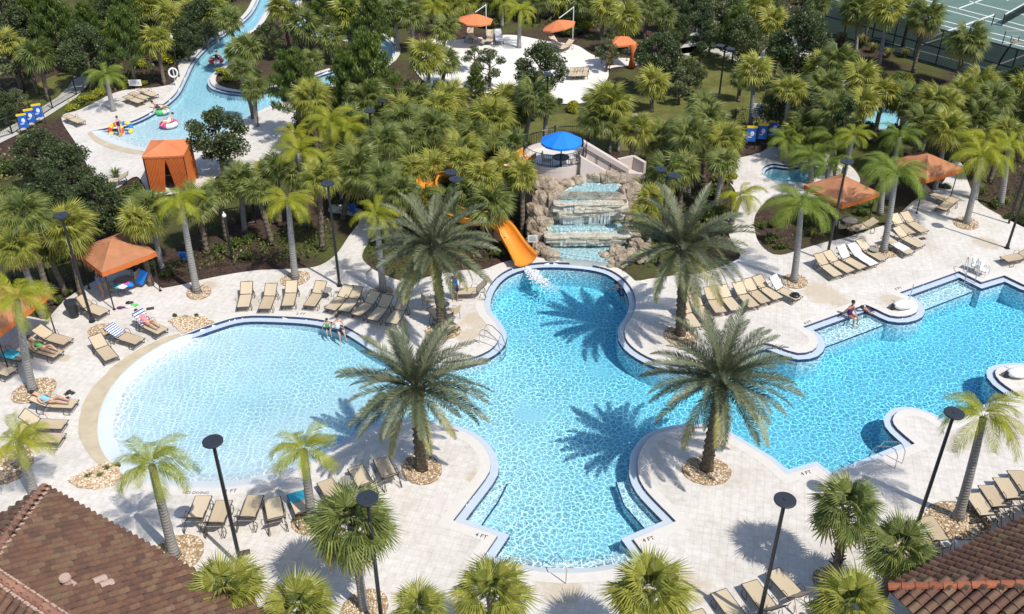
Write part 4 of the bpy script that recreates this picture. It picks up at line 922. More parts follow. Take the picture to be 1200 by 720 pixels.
for a in [(672, 131, 10, 'lime'), (688, 25, 12, 'lime'), (682, 38, 10, 'lime'), (695, 32, 12, 'oak'), (672, 35, 8, 'lime'), (88, 178, 6, 'lime'), (45, 170, 5, 'lime'), (158, 65, 9, 'lime'), (150, 40, 9, 'lime'), (165, 80, 8, 'lime'), (140, 52, 8, 'lime'), (20, 120, 12, 'bush'), (10, 130, 8, 'bush'),
          (118, 113, 7, 'lime'), (105, 118, 7, 'lime'), (95, 124, 7, 'bush'), (85, 130, 6, 'lime'), (145, 102, 7, 'lime'), (170, 100, 5, 'lime'), (155, 96, 6, 'bush'), (262, 88, 8, 'lime'), (272, 92, 9, 'lime'), (285, 95, 10, 'lime'), (298, 92, 9, 'bush'), (268, 96, 6, 'lime'),
          (222, 60, 7, 'bush'), (235, 48, 6, 'lime'), (215, 70, 6, 'bush'), (1008, 57, 11, 'tuft'), (1022, 62, 9, 'tuft'), (1040, 68, 8, 'tuft'), (1060, 68, 8, 'tuft'), (985, 52, 11, 'tuft'), (1030, 92, 8, 'bush'), (1050, 96, 10, 'bush'), (1065, 100, 9, 'lime'), (1075, 108, 7, 'bush'), (1195, 95, 14, 'bush'),
          (530, 108, 8, 'bush'), (545, 112, 8, 'bush'), (560, 114, 8, 'bush'), (515, 105, 8, 'bush'), (590, 118, 8, 'bush'), (610, 120, 7, 'bush'), (655, 124, 7, 'bush'), (640, 124, 6, 'bush'), (690, 120, 8, 'lime'), (552, 100, 10, 'spiky'), (563, 106, 9, 'spiky'), (320, 283, 9, 'spiky'), (160, 225, 9, 'bush'), (150, 232, 10, 'bush'), (170, 232, 8, 'bush'),
          (290, 258, 8, 'bush'), (275, 290, 9, 'bush'), (293, 283, 9, 'bush'), (285, 305, 8, 'bush'), (255, 298, 8, 'bush'), (582, 300, 9, 'bush'), (592, 292, 8, 'bush'), (604, 272, 8, 'bush'), (616, 288, 7, 'bush'), (905, 265, 8, 'bush'), (915, 292, 7, 'bush'), (945, 265, 12, 'spiky'), (952, 278, 10, 'spiky'), (905, 285, 8, 'bush'), (1020, 245, 9, 'spiky'), (1010, 252, 8, 'bush'),
          (890, 268, 7, 'bush'), (1150, 228, 9, 'spiky'), (1165, 242, 8, 'bush'), (1178, 240, 9, 'spiky'), (1185, 258, 8, 'bush'), (1196, 262, 8, 'bush'), (1105, 222, 7, 'bush'), (70, 355, 7, 'bush'), (80, 345, 6, 'bush'), (180, 318, 8, 'bush'), (195, 325, 7, 'bush'), (838, 232, 14, 'bush'), (850, 215, 12, 'lime'), (830, 255, 14, 'bush'), (845, 272, 12, 'bush'), (820, 285, 12, 'bush'), (800, 305, 10, 'bush'),
          (755, 300, 10, 'oak'), (770, 280, 12, 'oak'), (750, 262, 12, 'bush'), (205, 372, 4, 'bush'), (218, 374, 4, 'tuft'), (232, 373, 4, 'bush'), (128, 552, 5, 'bush'), (118, 560, 5, 'tuft'), (104, 562, 5, 'bush'), (138, 548, 4, 'bush'), (880, 158, 10, 'bush'), (865, 175, 9, 'bush'), (915, 172, 9, 'lime'), (902, 168, 8, 'bush'), (860, 140, 10, 'tuft'), (845, 145, 8, 'bush')]:
    shrub(*a)
rs = random.Random(9)
def shrub_fill(poly_, n, rr, kinds):
    us = [p[0] for p in poly_]; vs = [p[1] for p in poly_]; k = 0
    while k < n:
        u, v = rs.uniform(min(us), max(us)), rs.uniform(min(vs), max(vs))
        if inside([(u, v)], poly_)[0]: shrub(u, v, rs.uniform(*rr), rs.choice(kinds)); k += 1
shrub_fill([(0, 20), (140, 0), (280, 0), (240, 45), (180, 95), (130, 70), (100, 60), (0, 60)], 45, (7, 12), ['bush', 'bush', 'lime', 'oak'])
shrub_fill([(340, 0), (980, 0), (900, 30), (760, 60), (700, 55), (600, 32), (480, 40)], 55, (7, 12), ['bush', 'bush', 'lime', 'oak'])
shrub_fill([(360, 110), (470, 100), (600, 125), (640, 140), (590, 210), (470, 250), (440, 240), (350, 200)], 35, (9, 14), ['bush', 'bush', 'oak', 'spiky'])
shrub_fill([(740, 150), (850, 170), (850, 260), (780, 300), (750, 260)], 18, (9, 14), ['bush', 'bush', 'oak', 'spiky'])
shrub_fill([(930, 100), (1000, 90), (1100, 120), (1200, 150), (1200, 200), (1100, 180), (960, 165)], 22, (9, 14), ['bush', 'oak', 'spiky'])
shrub_fill([(0, 200), (140, 200), (160, 260), (130, 290), (60, 330), (0, 340)], 16, (9, 14), ['bush', 'oak', 'spiky'])
def scatter(name, poly_, dens, h, size, mat, label, cat='ground cover', seed=1, z=-.09):
    o = px_out(poly_); A = abs(area(o)); n = int(A * dens); rg = np.random.default_rng(seed); a = np.array(o); P_ = rg.uniform(a.min(0), a.max(0), (int(n * 2.2), 2)); P_ = P_[inside(P_, o)][:n]; n = len(P_)
    nz = np.array([noise.noise(Vector((p[0] * .6, p[1] * .6, seed))) for p in P_]); c = np.c_[P_, z + (h * (1 + nz)) * rg.random(n) ** .6]
    d = rg.normal(size=(n, 3)); d[:, 2] = np.abs(d[:, 2]) + .3; d /= np.linalg.norm(d, axis=1)[:, None]; b = np.cross(d, rg.normal(size=(n, 3))); b /= np.linalg.norm(b, axis=1)[:, None]
    s = size * rg.uniform(.6, 1.4, n)[:, None]; V = np.empty((n, 4, 3)); V[:, 0] = c - d * s * .5; V[:, 1] = c + b * s * .3; V[:, 2] = c + d * s * .5; V[:, 3] = c - b * s * .3
    ob = link(name, mesh_np(name, V.reshape(-1, 3), np.arange(n * 4).reshape(n, 4), mat)); return tag(ob, label, cat, None, 'stuff')
GC = [([(195, 330), (215, 322), (250, 315), (300, 308), (350, 306), (378, 300), (395, 285), (385, 262), (350, 268), (300, 280), (250, 292), (215, 305), (190, 312)], 45, .45, .16, 'bush', 'low green hedge of ground cover above the wading pool loungers'),
      ([(424, 290), (440, 312), (480, 322), (537, 310), (570, 306), (600, 300), (560, 285), (500, 280), (440, 270)], 35, .4, .16, 'bush', 'ground cover right of the paved path below the palms'),
      ([(888, 262), (905, 250), (930, 248), (960, 262), (930, 290), (900, 286)], 14, .3, .14, 'bush', 'sparse ground cover in the mulch bed by the right cabanas'),
      ([(1120, 186), (1200, 180), (1220, 262), (1180, 248), (1150, 236), (1135, 205)], 20, .4, .16, 'bush', 'ground cover along the mulch edge at the right side'),
      ([(0, 60), (40, 100), (20, 150), (0, 150)], 10, .5, .25, 'grass', 'tall dry grass at the left edge of the woods'),
      ([(0, 180), (30, 165), (45, 215), (20, 245), (0, 240)], 16, .45, .25, 'grass', 'tan bunch grass field left of the dark oaks'),
      ([(860, 130), (935, 130), (935, 160), (895, 158), (860, 165)], 14, .4, .2, 'bush', 'green ground cover behind the blue and yellow boards'),
      ([(345, 120), (460, 105), (560, 118), (620, 135), (600, 230), (560, 290), (430, 260), (370, 240), (350, 190)], 16, .7, .24, 'bush', 'undergrowth beneath the palm grove in the middle'),
      ([(745, 160), (850, 165), (860, 240), (855, 300), (760, 318), (745, 260)], 12, .6, .22, 'bush', 'undergrowth between the waterfall and right path'),
      ([(85, 132), (100, 124), (140, 105), (170, 100), (165, 92), (120, 104), (80, 122)], 26, .4, .2, 'lime', 'yellow green foliage strip behind the river deck'),
      ([(100, 0), (280, 0), (235, 50), (205, 88), (180, 98), (140, 90), (100, 60)], 9, .6, .28, 'bush', 'undergrowth of the woods left of the river'),
      ([(340, -20), (1000, -20), (960, 8), (700, 40), (600, 30), (480, 36), (352, 14)], 6, .7, .32, 'bush', 'undergrowth of the far woods behind the white terrace')]
for i, (pl, dn, h, sz, mt, lb) in enumerate(GC): scatter('ground_cover', pl, dn, h, sz, M[mt], lb, seed=i)
def pebbles(name, pts, n, seed, zb, w=.09):
    rnd = random.Random(seed); V = []; F = []
    A = np.array(pts); lo, hi = A.min(0), A.max(0); k = 0
    while k < n:
        p = (rnd.uniform(lo[0], hi[0]), rnd.uniform(lo[1], hi[1]))
        if not inside([p], pts)[0]: continue
        k += 1; a = rnd.uniform(w * .6, w * 1.4); b = a * rnd.uniform(.6, .9); an = rnd.uniform(0, 6.28); c, s = math.cos(an), math.sin(an); z = zb + rnd.uniform(0, .05); i0 = len(V)
        for (x, y, zz) in ((a, 0, 0), (.3 * a, b, .01), (-a, .2 * b, 0), (-.2 * a, -b, .01), (.3 * a, .2 * b, a * .65), (-.3 * a, -.2 * b, a * .6)): V.append((p[0] + x * c - y * s, p[1] + x * s + y * c, z + zz))
        F += [tuple(i0 + j for j in f) for f in ((0, 1, 4), (1, 2, 4), (2, 5, 4), (2, 3, 5), (3, 0, 5), (0, 4, 5))]
    return mesh_np(name, V, F, M['pebble'])
ell = [(math.cos(a / 14 * PI * 2), math.sin(a / 14 * PI * 2)) for a in range(14)]
RINGM = [pebbles('pebble_ring', ell, 620, i, .0, .052) for i in range(2)]
soil = MB(); soil.poly([(p[0] * 1.02, p[1] * 1.02) for p in ell], -.05, .012)
SOILM = soil.mesh('ring_soil', simple('sandy_soil', (.30, .21, .13), .95, .2, 5, .5))
for (u, v, r) in [(346, 327, .85), (233, 343, .75), (40, 458, 1.0), (205, 652, 1.1), (494, 550, .95), (828, 552, 1.0), (797, 395, .9), (519, 388, .9), (1122, 610, 1.2), (931, 330, .8), (1035, 295, .85), (1132, 262, .85), (366, 612, .8), (427, 714, .9), (449, 342, .6), (8, 545, 1.2), (120, 387, .7), (977, 685, .8)]:
    root = empty('pebble_ring', at(u, v, 0), u % 3, scale=1)
    o = link('pebbles', RINGM[int(u) % 2], root); o.scale = (r, r * .85, 1); o['kind'] = 'stuff'; q = link('soil', SOILM, root); q.scale = (r, r * .85, 1)
    later(root, 'tan pebble ring', (u, v), 'pebbles', 'pebble rings round the palm trunks')
for pl, lb in (([(79, 563), (100, 553), (127, 542), (138, 549), (145, 560), (133, 570), (112, 574), (92, 572)], 'tan pebble bed with small plants at the lower left end of the wading pool'), ([(198, 377), (212, 371), (235, 371), (253, 378), (235, 384), (214, 392)], 'tan pebble bed with small plants at the upper left end of the wading pool')):
    o = px_out(pl); root = empty('pebble_bed', (0, 0, 0), 0, lb, 'planting bed'); q = link('pebbles', pebbles('pebbles', o, 1500, 3, .015, .05), root); q['kind'] = 'stuff'
    b = MB(); b.poly(o, -.05, .014); b.build('soil', M['stain'], root)

# ------------------------------------------------------------------ lamps
def lamp(u, v, bu=None, bv=None, h=6.0, heads=1, label='', dr=.34):
    B = at(bu, bv) if bu is not None else None
    if B is None: q = at(u, v, h); B = Vector((q.x, q.y, 0))
    B.z = 0; root = empty('street_lamp', B, 0, label, 'lamp post', 'black disc lamps')
    m = MB(); m.tube([(0, 0, -.1), (0, 0, .25), (0, 0, .27), (0, 0, h - .2)], [.10, .10, .075, .06], 10); m.build('pole', M['black'], root, False)
    m = MB(); m.tube([(0, 0, 0), (0, 0, .04)], [.17, .15], 12); m.build('base_plate', M['black'], root)
    offs = [(0, 0, 0)] if heads == 1 else [(-.14, .42, .05), (.14, -.42, .05)] if u < 700 else [(-.3, .38, .05), (.3, -.38, .05)]
    for (x, y, dz) in offs:
        m = MB()
        if heads > 1: m.tube([(0, 0, h - .35), (x * .6, y * .6, h - .3 + dz), (x, y, h - .15 + dz)], .035, 6)
        m.tube([(x, y, h - .22 + dz), (x, y, h - .08 + dz)], [.06, .14], 10); m.build('neck', M['black'], root)
        m = MB(); m.tube([(x, y, h - .09 + dz), (x, y, h - .03 + dz), (x, y, h + .02 + dz), (x, y, h + .03 + dz)], [dr * .55, dr, dr, dr * .93], 28); m.tube([(x, y, h + .03 + dz), (x, y, h + .06 + dz)], [.06, .05], 8); m.build('lamp_head', M['lamp_disc'], root)
for a in [(245, 518, 283, 665, 6, 1, 'tall black lamp with disc head over the lower left loungers'), (435, 608, 448, 735, 6, 1, 'black disc lamp rising in front of the foreground fan palm in the middle'), (908, 618, 887, 737, 6, 1, 'black disc lamp in front of the loungers at the bottom right of centre'),
          (1104, 508, 1070, 630, 6, 1, 'black disc lamp beside the foreground queen palm on the right'), (76, 255, 108, 377, 6, 1, 'black disc lamp standing beside the trash can and left cabana'), (383, 215, 398, 335, 6, 1, 'black disc lamp behind the row of loungers above the wading pool'),
          (988, 186, 968, 306, 6, 1, 'black disc lamp behind the loungers by the right cabanas'), (433, 130, None, None, 5.5, 1, 'black disc lamp among the palms left of the white terrace'), (642, 94, 640, 178, 5.5, 1, 'black disc lamp at the front of the white terrace'),
          (975, 71, 962, 128, 5, 1, 'dark lamp among the palms left of the tennis court'), (531, 207, None, None, 5.5, 2, 'twin disc lamp behind the date palm by the slide'), (782, 203, None, None, 5.5, 2, 'twin disc lamp behind the date palm right of the waterfall'),
          (846, 84, 841, 126, 4.6, 2, 'twin headed black lamp standing on the lawn'), (448, 118, None, None, 4, 1, 'small lamp behind the pines near the lazy river bend'), (1197, 172, 1180, 291, 6, 1, 'black lamp post at the right edge beside the deck')]:
    lamp(*a[:6] if False else a[:4], h=a[4], heads=a[5], label=a[6])
def camera_post(u, v, bu, bv, label, h):
    B = at(bu, bv); root = empty('camera_post', B, 0, label, 'camera post')
    m = MB(); m.tube([(0, 0, -.1), (0, 0, h)], [.07, .06], 8); m.build('pole', M['black'], root); m = MB(); m.ell((0, 0, h + .1), (.12, .12, .12), 8, 6); m.tube([(0, 0, h + .2), (0, 0, h + .32)], .03, 6); m.build('dome_camera', M['white'], root)
camera_post(264, 255, 272, 303, 'short black post with white camera behind the wading pool hedge', 2.6); camera_post(204, 55, 210, 90, 'black post with camera beside the lazy river bank', 3.2); camera_post(459, 15, 463, 53, 'grey post with camera at the far lazy river bend', 3.6)
camera_post(1196, 200, 1182, 262, 'black post with white cameras near the right edge', 3.4)

# ------------------------------------------------------------------ loungers
def lounger_proto(ang, nm):
    root = empty('sun_lounger', (0, 0, 0)); sa, ca = math.sin(ang), math.cos(ang); X0, X1, BL, w, z = -.0, 1.22, .76, .30, .36
    m = MB()
    for s in (-1, 1): m.tube([(X0, s * .32, z - .03), (X1 + .1, s * .32, z)], .022, 5)
    m.tube([(X0, -.32, z - .03), (X0, .32, z - .03)], .022, 5); m.tube([(X1, -.32, z), (X1, .32, z)], .018, 5); m.build('frame', M['bronze'], root)
    m = MB()
    for s in (-1, 1): m.tube([(X1, s * .31, z + .02), (X1 + BL * ca, s * .31, z + .02 + BL * sa)], .02, 5)
    m.tube([(X1 + BL * ca, -.31, z + .02 + BL * sa), (X1 + BL * ca, .31, z + .02 + BL * sa)], .02, 5)
    if ang > .2: m.tube([(X1 + .4 * ca, -.3, z + .4 * sa), (X1 + .5, -.3, .1)], .014, 4); m.tube([(X1 + .4 * ca, .3, z + .4 * sa), (X1 + .5, .3, .1)], .014, 4)
    m.build('back_frame', M['bronze'], root)
    m = MB(); n = 6; vs = []; fs = []
    for i in range(n + 1):
        t = i / n
        for y in (-w, 0, w): vs.append((X0 + .03 + (X1 - X0 - .06) * t, y, z + .01 - .02 * (y == 0) * math.sin(PI * t)))
    for i in range(n):
        for j in range(2): fs.append((i * 3 + j, i * 3 + j + 1, i * 3 + j + 4, i * 3 + j + 3))
    m.add(vs, fs); m.build('seat', M['sling'], root)
    m = MB(); vs = []; fs = []
    for i in range(5):
        t = i / 4 * (BL - .03) + .02
        for y in (-w, 0, w): vs.append((X1 + ca * t, y, z + .03 + sa * t - .015 * (y == 0)))
    for i in range(4):
        for j in range(2): fs.append((i * 3 + j, i * 3 + j + 1, i * 3 + j + 4, i * 3 + j + 3))
    m.add(vs, fs); m.build('backrest', M['sling'], root)
    for x in (.22, 1.42):
        for s in (-1, 1):
            m = MB(); m.tube([(x, s * .33, z - .01), (x - .07, s * .36, .16), (x - .05, s * .36, .015), (x + .22, s * .36, .015), (x + .24, s * .345, .16), (x + .16, s * .33, z - .01)], .016, 5); m.build('leg', M['bronze'], root)
    for s in (-1, 1):
        m = MB(); m.tube([(X1 + .12, s * .34, z), (X1 + .02, s * .37, z + .2), (X1 - .22, s * .37, z + .2), (X1 - .3, s * .34, z)], .014, 4); m.build('armrest', M['bronze'], root)
    return root
PROTO = {'up': lounger_proto(R(48), 'up'), 'mid': lounger_proto(R(28), 'mid'), 'flat': lounger_proto(R(3), 'flat')}; used = set()
BZ = {'up': R(48), 'mid': R(28), 'flat': R(3)}
def lounger(fu, fv, hu, hv, style, label, group):
    zf = .34; zh = .38 + .76 * math.sin(BZ[style]); F_ = at(fu, fv, zf); H_ = at(hu, hv, zh); d = H_ - F_; d.z = 0
    if d.length < .1: d = Vector((0, 1, 0))
    L = 1.22 + .76 * math.cos(BZ[style]); mid = (F_ + H_) / 2; d.normalize(); org = mid - d * L / 2
    o = PROTO[style] if style not in used else copy_tree(PROTO[style]); used.add(style)
    o.location = (org.x, org.y, .008); o.rotation_euler = (0, 0, math.atan2(d.y, d.x)); tag(o, label, 'sun lounger', group); return o
def towel(lo, style, part, mat, label, w=.29, over=0):
    a = BZ[style]; pr = []
    if part in ('full', 'seat', 'foot'):
        lo_x = .02 if part != 'seat' else .35
        for x in np.linspace(lo_x, 1.2 if part != 'foot' else .55, 6): pr.append((x, .395))
    if part in ('full', 'back'):
        for t in np.linspace(.05, .78, 5): pr.append((1.22 + t * math.cos(a), .405 + t * math.sin(a)))
        pr.append((pr[-1][0] + .04, pr[-1][1] - .22))
    V = []; F = []
    for i, (x, z) in enumerate(pr):
        for j, y in enumerate((-w - .02, -w * .4, w * .4, w + .02)): V.append((x, y + .012 * math.sin(i * 2.1 + j), z + .008 * math.sin(i * 1.7 + j * 2)))
    n = len(pr)
    for i in range(n - 1):
        for j in range(3): F.append((i * 4 + j, i * 4 + j + 1, i * 4 + j + 5, i * 4 + j + 4))
    V += [(x, y, z - .012) for x, y, z in V]; k = n * 4; F += [tuple(k + i for i in f[::-1]) for f in F]
    m = MB(); m.add(V, F); o = m.build('towel', mat, None, True); o.location = lo.location; o.rotation_euler = lo.rotation_euler; tag(o, label, 'towel'); return o
NTH = ['leftmost', 'second', 'third', 'fourth', 'fifth', 'sixth', 'seventh', 'eighth', 'ninth', 'tenth']
g = 'loungers in the row above the wading pool'
rowA = [(285, 360, 289, 331), (311, 360, 317, 335), (337, 359, 342, 329), (362, 360, 377, 329), (388, 362, 407, 336), (404, 364, 418, 337), (421, 366, 436, 345), (440, 371, 451, 350), (462, 374, 470, 354)]
for i, q in enumerate(rowA): lounger(*q, 'mid', f'tan lounger, {NTH[i]} from the left in the row behind the wading pool', g)
g = 'loungers in the row under the right date palm'
rowB = [(812, 379, 803, 357), (826, 370, 816, 349), (842, 362, 834, 341), (860, 360, 849, 338), (882, 358, 866, 333), (895, 353, 877, 329), (910, 349, 889, 325)]
for i, q in enumerate(rowB): lounger(*q, 'mid', f'tan lounger, {NTH[i]} from the left in the row behind the right date palm', g)
lo = lounger(934, 349, 909, 325, 'up', 'tan lounger with white towel and black bag at the palm pebble ring', g); towel(lo, 'up', 'back', M['towel'], 'white towel over the backrest of the lounger next to the black bag')
bg = MB(); bg.ell((.28, 0, .44), (.26, .24, .09), 10, 6, nz=.3, seed=2); bg.tube([(.1, -.1, .5), (.25, 0, .58), (.4, .1, .5)], .015, 5); o = bg.build('bag', M['black'], None, True); o.location = lo.location; o.rotation_euler = lo.rotation_euler; tag(o, 'black bag lying on the foot of a lounger beside the pebble ring', 'bag')
g = 'loungers in front of the right cabanas'
rowC = [(980, 322, 961, 299, 'mid', ''), (994, 317, 972, 296, 'mid', ''), (1008, 313, 989, 290, 'up', 'back'), (1021, 309, 1001, 288, 'mid', 'full'), (1033, 303, 1010, 282, 'mid', ''), (1064, 295, 1040, 280, 'flat', 'seat'), (1076, 287, 1054, 268, 'mid', ''), (1066, 273, 1049, 252, 'mid', ''), (1081, 270, 1062, 250, 'mid', ''), (1103, 232, 1086, 218, 'mid', ''), (1101, 247, 1121, 231, 'flat', '')]
for i, q in enumerate(rowC):
    lb = [f'tan lounger, {NTH[i]} from the left in the slanted row below the orange cabana', ''][0] if i < 5 else ['lounger half covered with a white towel right of the palm pebble ring', 'lounger with raised back just above the white towelled one', 'lounger in the palm shadow, left of the pair before the far cabana', 'lounger in the sun, right of the pair before the far cabana', 'lounger half under the far orange cabana', 'flat lounger lying alone to the right of the far cabana post'][i - 5]
    lo = lounger(*q[:5], lb, g)
    if q[5]: towel(lo, q[4], q[5], M['towel'], {'back': 'white towel on the backrest of the third lounger of the slanted row', 'full': 'white towel covering the whole fourth lounger of the slanted row', 'seat': 'white towel on the flat lounger right of the palm'}[q[5]])
g = 'loungers along the red tile roof'
rowD = [(1140, 580, 1170, 601), (1157, 572, 1183, 590), (1174, 563, 1199, 581), (1191, 555, 1217, 571), (1086, 609, 1114, 629), (1070, 619, 1100, 640), (1050, 631, 1082, 652)]
for i, q in enumerate(rowD): lounger(*q, 'up', (f'tan lounger, {NTH[i]} from the left, between the palm pebble ring and the red roof' if i < 4 else f"tan lounger left of the pebble ring along the red roof, {['closest to', 'second from', 'furthest from'][i - 4]} the ring"), g)
g = 'loungers at the bottom edge right of centre'
rowE = [(907, 671, 944, 694), (879, 684, 912, 711), (843, 695, 876, 722), (815, 719, 845, 747)]
for i, q in enumerate(rowE): lounger(*q, 'up', f"tan lounger at the bottom edge, {['topmost', 'second from the top', 'third from the top', 'lowest, cut off by the frame'][i]} of the slanted row", g)
g = 'loungers below the wading pool'
rowF = [(238, 584, 222, 604), (262, 589, 247, 610), (299, 582, 284, 604), (319, 585, 323, 606), (346, 578, 358, 598), (381, 565, 397, 580), (417, 549, 432, 564), (447, 539, 459, 554)]
for i, q in enumerate(rowF):
    lo = lounger(*q, 'up', f'tan lounger, {NTH[i]} from the left in the row below the wading pool', g)
    if i == 4: towel(lo, 'up', 'foot', M['teal'], 'turquoise towel on the foot of a lounger behind the queen palm trunk')
g = 'loungers left of the wading pool'
lounger(130, 420, 112, 394, 'mid', 'tan lounger left of the one with the striped towel', g)
lo = lounger(162, 400, 130, 383, 'mid', 'lounger with blue and white striped towel by the small pebble ring', g); towel(lo, 'mid', 'back', M['stripe'], 'blue and white striped towel draped over a lounger backrest')
g3 = lounger(184, 386, 168, 368, 'up', 'lounger with a person reading beneath the left cabana lamp', g); towel(g3, 'up', 'back', M['stripe'], 'striped towel under the person reading on the lounger')
lounger(76, 400, 47, 385, 'mid', 'tan lounger nearest the left cabana post', g); g5 = lounger(66, 415, 34, 399, 'mid', "lounger with a sunbather's legs in the left cabana shade", g)
lounger(10, 436, -20, 420, 'mid', 'lounger cut off by the left frame edge', g); lo = lounger(22, 418, -8, 405, 'mid', 'lounger with teal towel under the left cabana', g); towel(lo, 'mid', 'seat', M['teal'], 'teal towel on the shaded lounger at the left edge')
g7 = lounger(84, 474, 42, 464, 'mid', 'lounger with a woman in a blue swimsuit beside the pebble ring', g); lounger(72, 498, 30, 484, 'up', 'tan lounger directly below the sunbathing woman', g); lounger(68, 514, 28, 500, 'up', 'tan lounger behind the yellow palm crown, lowest at the left', g)
lounger(119, 366, 94, 350, 'mid', 'tan lounger between the lamp and the orange cabana', g)
g = 'loungers on the lazy river deck'
for q, l in (((168, 121, 145, 112), 'lower of the pair of loungers on the lazy river deck'), ((175, 117, 151, 108), 'upper of the pair of loungers on the lazy river deck'), ((184, 113, 162, 104), 'lounger on the lazy river deck nearest the water'), ((97, 144, 76, 135), 'single lounger at the left end of the lazy river deck'), ((123, 213, 142, 204), 'lounger behind the dark oak left of the closed orange tent')): lounger(*q, 'flat' if q[0] != 123 else 'mid', l, g)
g = 'loungers on the white terrace'
lounger(568, 49, 552, 40, 'mid', 'lounger with striped towel under the far left orange umbrella', g)
lounger(549, 46, 551, 33, 'up', 'brown lounger left under the far left orange umbrella', g); lounger(573, 50, 575, 34, 'up', 'tan lounger right under the far left orange umbrella', g); lo = lounger(586, 50, 583, 34, 'up', 'lounger with a white towel right of the far left umbrella', g); towel(lo, 'up', 'full', M['towel'], 'white towel on the lounger right of the far orange umbrella')
lounger(658, 54, 647, 43, 'mid', 'dark lounger in the shade of the tilted far umbrella', g); lounger(655, 58, 671, 46, 'mid', 'tan lounger beside the post of the tilted far umbrella', g)
for i in range(3): lounger(669 + i * 6.5, 93 - i * .3, 674 + i * 6.5, 77 - i * .3, 'flat', f"flat lounger, {['left', 'middle', 'right'][i]} one of three side by side on the white terrace", g)
lounger(527, 382, 512, 364, 'mid', 'lounger in the shadow of the date palm by the slide', 'loungers by the slide palm'); lounger(545, 342, 556, 330, 'up', 'lounger behind the man in blue near the slide', 'loungers by the slide palm')
lounger(1185, 303, 1203, 293, 'mid', 'lounger at the right edge by the lamp post', 'loungers by the right edge')
lounger(1000, 268, 1020, 258, 'mid', 'lounger under the orange cabana beside the table', 'loungers in front of the right cabanas')
for k, v_ in PROTO.items():
    if k not in used:
        for ch in list(v_.children): bpy.data.objects.remove(ch)
        bpy.data.objects.remove(v_)
def table(u, v, label, r=.28, h=.5, mat=None):
    root = empty('side_table', at(u, v, .008), .3, label, 'table', 'small round tables'); m = MB(); m.tube([(0, 0, h - .03), (0, 0, h)], [r, r], 20); m.build('table_top', mat or M['bronze'], root)
    for k in range(4): a = k * PI / 2; m = MB(); m.tube([(r * .6 * math.cos(a), r * .6 * math.sin(a), h - .02), (r * .85 * math.cos(a), r * .85 * math.sin(a), 0)], .014, 5); m.build('leg', M['bronze'], root)
greyt = simple('grey_table_top', (.30, .28, .26), .5, .1)
for a in ((384, 349, 'small round grey table between loungers above the wading pool'), (407, 574, 'small round table between loungers beside the foreground palm'), (1022, 301, 'small round table in the slanted row of loungers'), (521, 366, 'low table in the date palm shade near the slide')): table(*a, mat=greyt)
table(993, 270, 'dining table under the orange cabana near the small pool', .45, .7, greyt); table(147, 340, 'table heaped with pool things under the left orange cabana', .5, .6, greyt)
def chair(u, v, rz, label, group):
    root = empty('patio_chair', at(u, v, .008), rz, label, 'chair', group)
    m = MB(); m.add([(-.24, -.24, .42), (.24, -.24, .42), (.24, .24, .44), (-.24, .24, .44), (-.24, -.24, .40), (.24, -.24, .40), (.24, .24, .42), (-.24, .24, .42)], [(0, 1, 2, 3), (7, 6, 5, 4), (0, 4, 5, 1), (1, 5, 6, 2), (2, 6, 7, 3), (3, 7, 4, 0)]); m.build('seat', M['sling'], root)
    m = MB(); m.box((-.3, 0, .68), (.03, .46, .46), M=Matrix.Rotation(R(-10), 3, 'Y')); m.build('backrest', M['sling'], root)
    for x in (-.24, .24):
        for s in (-1, 1): m = MB(); m.tube([(x, s * .24, 0), (x, s * .24, .62), (0, s * .25, .64)], .014, 5); m.build('leg', M['bronze'], root)
for a in ((984, 273, .3, 'patio chair left of the table under the right cabana', 'chairs under the cabanas'), (1000, 276, 2.6, 'patio chair right of the table under the right cabana', 'chairs under the cabanas'), (135, 345, .2, 'patio chair left of the table under the left cabana', 'chairs under the cabanas'), (158, 333, 2.9, 'patio chair right of the table under the left cabana', 'chairs under the cabanas'),
          (503, 360, .6, 'patio chair on the left side of the date palm trunk', 'chairs by the slide palm'), (531, 374, 2.4, 'patio chair on the right side of the date palm trunk', 'chairs by the slide palm')): chair(*a)

